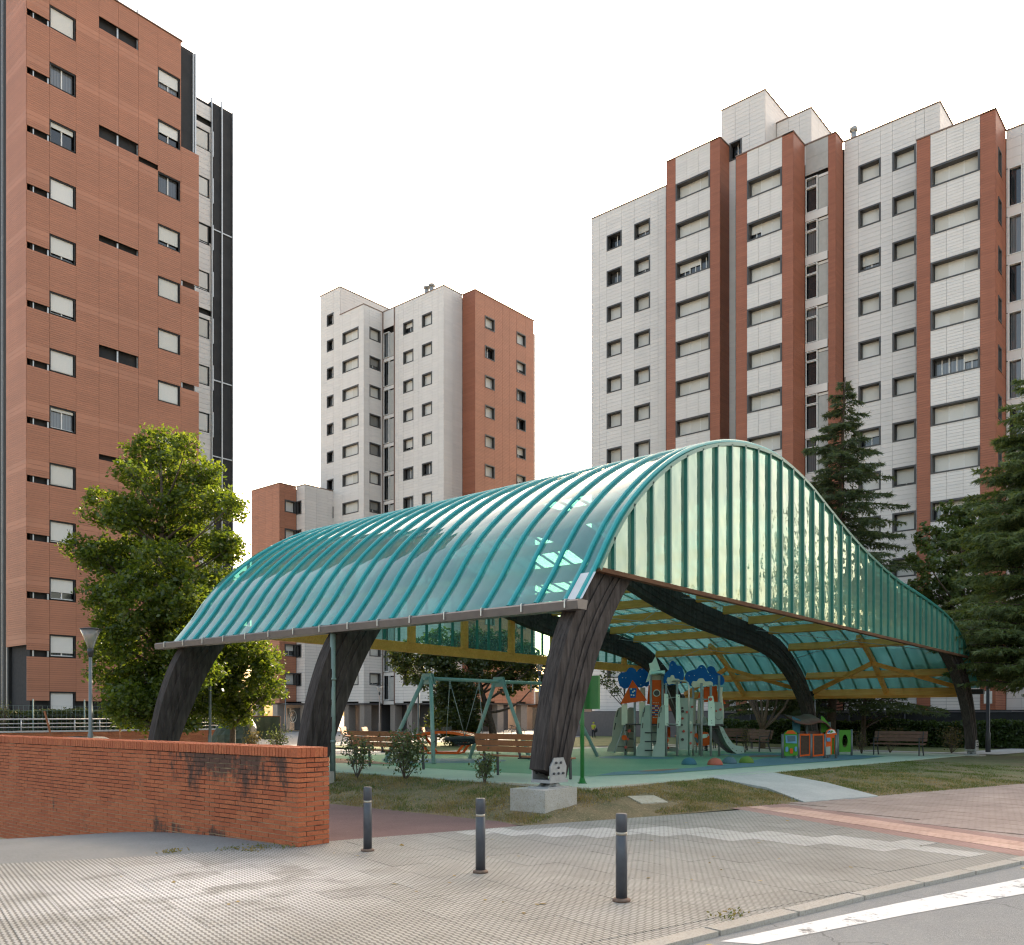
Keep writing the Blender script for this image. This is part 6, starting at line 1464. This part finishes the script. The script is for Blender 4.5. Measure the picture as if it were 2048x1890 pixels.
def lobe_tree(name, label, base, lobes, leaf, size, dens, trunk_r, seed, bark='bark', cl=0.32, twig=True, group=None, flat=0.3, crown='crown'):
    """lobes: (x, y, z, r) clumps of foliage; each clump is many small sprays, each spray many leaves"""
    g = np.random.default_rng(seed); t = thing(name, label, 'tree', base, 0, group)
    Cs = []
    for (x, y, z, r) in lobes:
        ns = max(3, int(dens*(r/0.6)**2.1))
        d = g.normal(0, 1, (ns, 3)); d /= np.linalg.norm(d, axis=1)[:, None]; rad = r*g.uniform(0.25, 1, ns)**0.5
        sp = np.array([x, y, z]) + d*rad[:, None]*np.array([1, 1, 0.85])
        for s in sp:
            k = g.integers(16, 34); q = g.normal(0, cl*0.42, (k, 3)); q[:, 2] *= 0.65; q[:, 2] -= 0.12*(q[:, 0]**2+q[:, 1]**2)/cl
            Cs.append(s + q)
    C = np.concatenate(Cs); me = numpy_mesh(crown, leaf_faces(C, size, g, flat) - np.array(base), 4, M[leaf]); link(crown, me, t)
    mb = MB(); top = max(l[2] for l in lobes); bx, by, bz = base
    ctr = np.array([np.mean([l[0] for l in lobes]), np.mean([l[1] for l in lobes])])
    stem = [(bx + (ctr[0]-bx)*k**1.5*0.9 + 0.05*math.sin(k*9), by + (ctr[1]-by)*k**1.5*0.9, bz-0.1 + (top*0.9-bz)*k) for k in [j/8 for j in range(9)]]
    mb.tube(stem, [trunk_r*(1.25 if j == 0 else 1-0.85*j/8) for j in range(9)], 9); mb.build('trunk', M[bark], t)
    if twig:
        br = MB()
        for (x, y, z, r) in lobes:
            zz = max(bz+1.0, z - 0.5*math.hypot(x-bx, y-by) - 0.3); k = min(1, max(0, (zz-bz)/(top*0.9-bz))); k = min(k, 0.97)
            i = int(k*8); f = k*8-i; a = np.array(stem[i])*(1-f)+np.array(stem[min(8, i+1)])*f
            limb(br, a, (x, y, z), trunk_r*0.42*(1-0.6*k), trunk_r*0.06, g)
            for _ in range(2):
                e = g.normal(0, r*0.6, 3); limb(br, (x, y, z), (x+e[0], y+e[1], z+e[2]), trunk_r*0.08, trunk_r*0.03, g, n=2)
        stuff(br.build('limbs', M[bark], t))
    return t
def lobes_px(L, Y, seed, depth=1.2):
    g = random.Random(seed); out = []
    for u, v, r in L:
        d = Y + g.uniform(-1, 1)*depth; x, y, _ = at(u, d); out.append((x, y, hz(v, d), r*d/1780))
    return out
gum = [(318,890,42),(290,912,42),(372,893,32),(262,948,30),(335,950,58),(405,945,38),(205,1012,42),(250,1020,48),(310,1030,58),(378,1012,52),(438,1003,42),(462,1012,24),(152,1092,26),(192,1112,40),(240,1112,56),(310,1110,66),(380,1100,58),(440,1090,42),(468,1088,20),(212,1190,50),(285,1200,72),(370,1190,66),(430,1165,44),(228,1268,48),(290,1290,74),(370,1280,58),(225,1338,48),(290,1370,66),(350,1370,52),(250,1405,46),(320,1415,40),(420,1240,34),(345,1230,60),(265,1150,55),(222,1225,30),(400,1335,42),(405,1400,42),(300,1425,42),(250,1432,32),(360,1432,36),(200,1300,34)]
lob = lobes_px(gum, 30, 2, 1.6) + lobes_px([(u+8, v+10, r*0.85) for u, v, r in gum[3::2]], 30.5, 5, 2.2)
x, y, _ = at(320, 30.3)
lobe_tree('sweetgum_tree', 'tall bright green leafy tree before the terracotta tower, its top lit from behind', (x, y, 0.1), lob, 'leaf_gum', 0.075, 31, 0.22, 11)
lob = lobes_px([(470,1305,46),(512,1300,36),(540,1322,26),(485,1350,52),(525,1372,38),(452,1390,52),(548,1378,24),(500,1412,34),(440,1330,48),(425,1400,46),(470,1282,34),(530,1340,30),(465,1420,40),(430,1285,38),(412,1355,46),(400,1300,36)], 33, 7, 1.4)
x, y, _ = at(462, 33.2); lobe_tree('young_tree', 'smaller sunlit green tree under the left end of the canopy roof', (x, y, 0.1), lob, 'leaf_gum', 0.075, 30, 0.13, 12)
wide = [(800,1318,30),(840,1300,38),(890,1292,42),(950,1290,46),(1010,1295,42),(1050,1308,34),(1075,1325,24),(820,1345,26),(870,1335,38),(930,1335,44),(990,1335,42),(1040,1345,34),(1075,1360,20),(900,1362,24),(1020,1372,22),(845,1362,18),(960,1300,40),(785,1300,18)]
x, y, _ = at(988, 45); lobe_tree('broad_tree', 'wide dark round crowned tree behind the swing under the back gable', (x, y, 0.0), lobes_px(wide, 45, 3, 2.0), 'leaf_dark', 0.095, 24, 0.24, 13)
bush = [(900,1372,26),(930,1380,24),(890,1400,28),(925,1410,30),(905,1440,34),(940,1440,24),(880,1440,26),(915,1465,34),(945,1462,16)]
x, y, _ = at(912, 44); lobe_tree('evergreen_bush', 'dark dense evergreen bush between the first two swing legs', (x, y, 0.0), lobes_px(bush, 44, 4, 1.0), 'leaf_dark', 0.075, 52, 0.1, 14, twig=False)
dec = [(1905,1030,34),(1950,1040,40),(1870,1075,36),(1920,1090,44),(1850,1120,34),(1895,1150,46),(1845,1170,30),(1870,1210,42),(1930,1180,50),(1900,1260,46),(1940,1250,50),(1960,1110,44),(1915,1310,36),(1985,1180,40),(1990,1060,40),(1960,1310,40)]
x, y, _ = at(1935, 47); lobe_tree('broadleaf_tree', 'dull green broadleaf tree between the canopy end and the right tower', (x, y, 0.0), lobes_px(dec, 47, 6, 2.2), 'leaf_brown', 0.12, 13, 0.25, 15)
yew = [(1600,1300,30),(1640,1318,34),(1690,1322,34),(1740,1330,36),(1790,1342,30),(1815,1360,22),(1700,1350,30),(1760,1362,28),(1650,1345,28),(1790,1398,18),(1752,1402,22),(1718,1398,22),(1810,1418,14),(1780,1425,14),(1840,1350,20)]
x, y, _ = at(1725, 44.5); lobe_tree('yew_tree', 'low dark spreading tree seen through the low right slope of the canopy glass', (x, y, 0.0), lobes_px(yew, 44.5, 10, 1.0), 'leaf_dark', 0.075, 20, 0.15, 18, flat=0.5)
# sparse tree left of the climbing tower and a small bare forked tree before the hedge
sp = [(1215,1352,14),(1235,1340,14),(1255,1352,12),(1222,1372,12),(1205,1368,10),(1248,1335,12),(1262,1330,10),(1230,1385,9),(1275,1325,12)]
x, y, _ = at(1262, 43); lobe_tree('sparse_tree', 'thin leaved small tree behind the left side of the climbing tower', (x, y, 0.0), lobes_px(sp, 43, 8, 1.0), 'leaf_dark', 0.075, 5, 0.10, 16)
x, y, _ = at(1524, 42); g = np.random.default_rng(5); bt = thing('forked_tree', 'small pale stemmed tree forking into bare limbs before the hedge', 'tree', (x, y, 0.0))
mb = MB(); mb.tube([(x, y, -0.05), (x, y, 0.95)], [0.17, 0.13], 9); mb.build('trunk', M['bark_pale'], bt)
mb = MB(); tips = []
for u, v in ((1490,1352),(1510,1345),(1535,1350),(1560,1365),(1545,1338),(1505,1375),(1580,1345),(1465,1345),(1448,1330)):
    d = 42+g.uniform(-.5, .5); q = at(u, d, hz(v, d)); tips.append(q); limb(mb, (x, y, 0.9), q, 0.085, 0.03, g, 0.3)
stuff(mb.build('limbs', M['bark_pale'], bt))
C = np.concatenate([np.array(q) + np.random.default_rng(i).normal(0, 0.5, (420, 3)) + np.array([0, 0, 0.35]) for i, q in enumerate(tips)]); link('crown', numpy_mesh('crown', leaf_faces(C, 0.075, g) - np.array((x, y, 0)), 4, M['leaf_dark']), bt)

# conifers
def conifer(name, label, base, top, H, r_low, seed, mat, z_low=1.6, droop=0.35, levels=34, dens=1.0, lean=(0, 0), per=9, shape=1.0, rmin=0.25):
    g = np.random.default_rng(seed); t = thing(name, label, 'conifer', base); bx, by, bz = base
    mb = MB(); ax = lambda z: (bx+lean[0]*(z-bz)/H, by+lean[1]*(z-bz)/H)
    mb.tube([(*ax(bz+H*k/10), bz-0.1+H*k/10) for k in range(11)], [0.23*(1-0.93*k/10)*H/18+0.012 for k in range(11)], 9); mb.build('trunk', M['bark'], t)
    br = MB(); tris = []
    for L_ in range(levels):
        f = L_/(levels-1); z = bz + z_low + (H-z_low-0.5)*f; R0 = (r_low*(1-f)**shape + rmin)
        for k in range(per if f < 0.8 else 6):
            a = g.uniform(0, 6.283); R_ = R0*g.uniform(0.55, 1.15); cx, cy = ax(z); zz = z + g.uniform(-0.25, 0.25)
            n = max(4, int(R_/0.28)); pts = []
            for i in range(n+1):
                s = i/n; pts.append(np.array([cx+R_*s*math.cos(a), cy+R_*s*math.sin(a), zz + R_*(0.16*s - droop*s*s) + 0.04*math.sin(7*s+a)]))
            br.tube([tuple(p) for p in pts[::2] + ([pts[-1]] if n % 2 else [])], [0.035*(1-0.85*i/max(1, len(pts[::2]))) for i in range(len(pts[::2]) + (1 if n % 2 else 0))], 4, 0, False)
            m = int(52*R_*dens); ss = g.uniform(0.12, 1.03, m); idx = np.minimum((ss*n).astype(int), n-1); fr = ss*n-idx
            P = np.array(pts); c = P[idx]*(1-fr[:, None]) + P[np.minimum(idx+1, n)]*fr[:, None]
            side = np.array([-math.sin(a), math.cos(a), 0]); w = (0.32*R_*(1.08-ss)+0.12)*g.uniform(-1, 1, m)
            o = c + side*w[:, None]; o[:, 2] -= np.abs(w)*0.28
            tipd = np.array([math.cos(a), math.sin(a), 0])*0.6 + side*np.sign(w)[:, None]*0.7 + g.normal(0, 0.28, (m, 3)); tipd[:, 2] -= g.uniform(0.05, 0.75, m)
            tipd /= np.linalg.norm(tipd, axis=1)[:, None]; ln = g.uniform(0.13, 0.34, m)[:, None]
            pr_ = np.cross(tipd, g.normal(0, 1, (m, 3))); pr_ /= np.linalg.norm(pr_, axis=1)[:, None]; wd = 0.032
            tris.append(np.stack([o-pr_*wd, o+pr_*wd, o+tipd*ln], 1).reshape(-1, 3)); o2 = o + tipd*ln*0.3
            t2 = tipd + pr_*0.8; tris.append(np.stack([o2, o2+tipd*0.05, o2+t2*ln*0.55], 1).reshape(-1, 3))
    stuff(br.build('limbs', M['bark'], t))
    link('crown', numpy_mesh('crown', np.concatenate(tris) - np.array(base), 3, M[mat]), t); return t
x, y, _ = at(1660, 43.5); c = CB
dx = (30/1780*43.5)
conifer('cedar_tree', 'slender dark cedar standing behind the canopy before the right tower', (x, y, 0.0), None, 18.2, 5.0, 21, 'needle', 2.0, 0.20, 29, 2.1, (c[0]*dx, -c[1]*dx), 8, 0.85, 0.35)
x, y, _ = at(2085, 32.5); conifer('cedar_tree', 'large spreading cedar at the right edge reaching over the canopy end', (x, y, 0.0), None, 14.6, 3.9, 22, 'needle_lit', 2.9, 0.14, 30, 2.2, (0, 0), 12, 0.62, 0.3)
x, y = 42.5, -1.0; conifer('cedar_tree', 'lower dark cedar standing beyond the right edge of the picture', (x, y, 0.0), None, 12.5, 3.2, 31, 'needle', 1.5, 0.22, 20, 0.6, (0, 0), 8, 0.75, 0.3)
g = np.random.default_rng(77); C = []
for k in range(46):
    f = k/45; x, y = 84 + 26*f + g.uniform(-3, 3), -92 + 84*f + g.uniform(-3, 3); h = g.uniform(8, 15)
    C.append(np.array([x, y, h*0.5]) + g.normal(0, 1, (500, 3))*np.array([1.7, 1.7, h*0.24]))
C = np.concatenate(C); C[:, 2] = np.maximum(C[:, 2], 0.1); stuff(link('far_wood', numpy_mesh('far_wood', leaf_faces(C, 0.45, g), 4, M['leaf_dark'])))

# hedges
def hedge(name, label, p, q, w, z0, h, n, mat, seed, size=0.045):
    g = np.random.default_rng(seed); p, q = np.array(p, float), np.array(q, float); L = np.linalg.norm(q-p); d = (q-p)/L; s = np.array([-d[1], d[0]])
    t = thing(name, label, 'hedge', (p[0], p[1], z0))
    m = MB(); a, b = p - s*w*0.36, q - s*w*0.36; e, f = q + s*w*0.36, p + s*w*0.36; m.prism([tuple(a), tuple(b), tuple(e), tuple(f)], z0, z0+h*0.86, lambda x, y, z: (x, y, z)); m.build('hedge_core', M['core'], t)
    u = g.uniform(0, L, n); k = g.uniform(0, 1, n); face = g.uniform(0, 1, n) < 0.68
    off = np.where(face, -w/2 + g.normal(0, 0.05, n), g.uniform(-w/2, w/2, n)); zz = np.where(face, k*h, h + g.normal(0, 0.045, n)); zz += 0.05*np.sin(u*1.3)+0.03*np.sin(u*4.1)
    C = np.stack([p[0]+d[0]*u+s[0]*off, p[1]+d[1]*u+s[1]*off, z0+zz], 1)
    link('foliage', numpy_mesh('foliage', leaf_faces(C, size, g) - np.array((p[0], p[1], z0)), 4, M[mat]), t); return t
hedge('clipped_hedge', 'long clipped dark green hedge along the right side behind the benches', (46.6, 25.5), (46.6, -2), 1.0, 0.05, 1.18, 52000, 'hedge', 41, 0.07)
hedge('dark_hedge', 'dark hedge behind the railing at the foot of the terracotta tower', (24.8, 41.6), (7, 41.6), 0.9, 0.0, 1.75, 24000, 'leaf_dark', 42, 0.06) if False else hedge('dark_hedge', 'dark hedge behind the railing at the foot of the terracotta tower', (7, 41.9), (25, 41.9), 0.9, 0.0, 1.75, 24000, 'leaf_dark', 42, 0.06)
# shrubs
def shrub(label, u0, u1, v0, v1, Y, base, n, mat, seed, stems=5, size=0.035, group='young shrubs'):
    g = np.random.default_rng(seed); x, y, _ = at((u0+u1)/2, Y); zt = hz(v0, Y); w = (u1-u0)/1780*Y/2; t = thing('shrub', label, 'shrub', (x, y, base), 0, group)
    mb = MB(); C = []
    for k in range(stems):
        a = g.uniform(0, 6.28); e = g.uniform(0.35, 1.0); q = np.array([x+w*e*math.cos(a), y+w*e*math.sin(a), base+(zt-base)*g.uniform(0.72, 1.0)])
        p = np.array([x, y, base-0.03]); limb(mb, p, q, 0.014, 0.004, g, 0.2, 6)
        for s in np.linspace(0.42, 1.0, 9):
            c0 = p+(q-p)*s; m = max(2, int(0.7*n)//(stems*9)); C.append(c0 + g.normal(0, w*0.24+0.02, (m, 3)))
            for _ in range(1): e2 = g.normal(0, w*0.35, 3); limb(mb, c0, c0+e2, 0.006, 0.002, g, 0.1, 2)
    stuff(mb.build('stems', M['bark'], t)); C = np.concatenate(C); C[:, 2] = np.maximum(C[:, 2], base+0.12)
    link('foliage', numpy_mesh('foliage', leaf_faces(C, size, g) - np.array((x, y, base)), 4, M[mat]), t); return t
shrub('thin leafy shrub before the left half of the near bench', 686, 742, 1468, 1545, 18.6, 0.31, 800, 'shrub', 51)
shrub('densest shrub at the right end of the first bench', 772, 848, 1464, 1550, 18.0, 0.31, 1900, 'shrub', 52, 8)
shrub('small spindly shrub beside the second bench', 946, 992, 1508, 1563, 16.9, 0.30, 520, 'shrub', 53)
shrub('dry rose bush right of the crawl tunnel', 1705, 1742, 1462, 1505, 35, 0.08, 420, 'rose', 54, 6)
shrub('dry rose bush under the armrest bench', 1760, 1800, 1450, 1502, 36.5, 0.08, 420, 'rose', 55, 6)
shrub('rose bush between the right bench and the end leg', 1880, 1925, 1455, 1508, 36, 0.08, 620, 'rose', 56, 7)
shrub('leggy bush left of the forked tree by the slide', 1478, 1500, 1448, 1500, 35, 0.12, 260, 'rose', 57, 5)
shrub('round shrub below the green netting screen', 533, 585, 1458, 1490, 30, 0.25, 900, 'shrub', 58, 8)
shrub('low shrub at the foot of the beige bundle', 478, 522, 1462, 1490, 31, 0.25, 700, 'rose', 59, 7)
shrub('little bush at the far left edge over the brick wall', -10, 30, 1400, 1442, 38, 0.9, 500, 'leaf_gum' if False else 'shrub', 60, 7)
# weeds at the foot of the wall
g = np.random.default_rng(9); C = []
for (x, y) in ((6.2, 9.35), (5.9, 9.45), (6.45, 9.05), (6.0, 9.15), (5.3, 9.8), (6.5, 3.3)): C.append(np.array([x, y, 0.015]) + g.normal(0, 1, (60, 3))*np.array([0.09, 0.06, 0.012]))
stuff(link('weeds', numpy_mesh('weeds', leaf_faces(np.concatenate(C), 0.016, g), 4, M['grass'])))
C = np.stack([g.uniform(4, 14, 60), g.uniform(3.0, 9, 60), np.full(60, 0.006)], 1); C = C[[inside((p[0], p[1]), GREY) for p in C]]
stuff(link('fallen_leaves', numpy_mesh('fallen_leaves', leaf_faces(C, 0.028, g, 0.93), 4, M['straw'])))
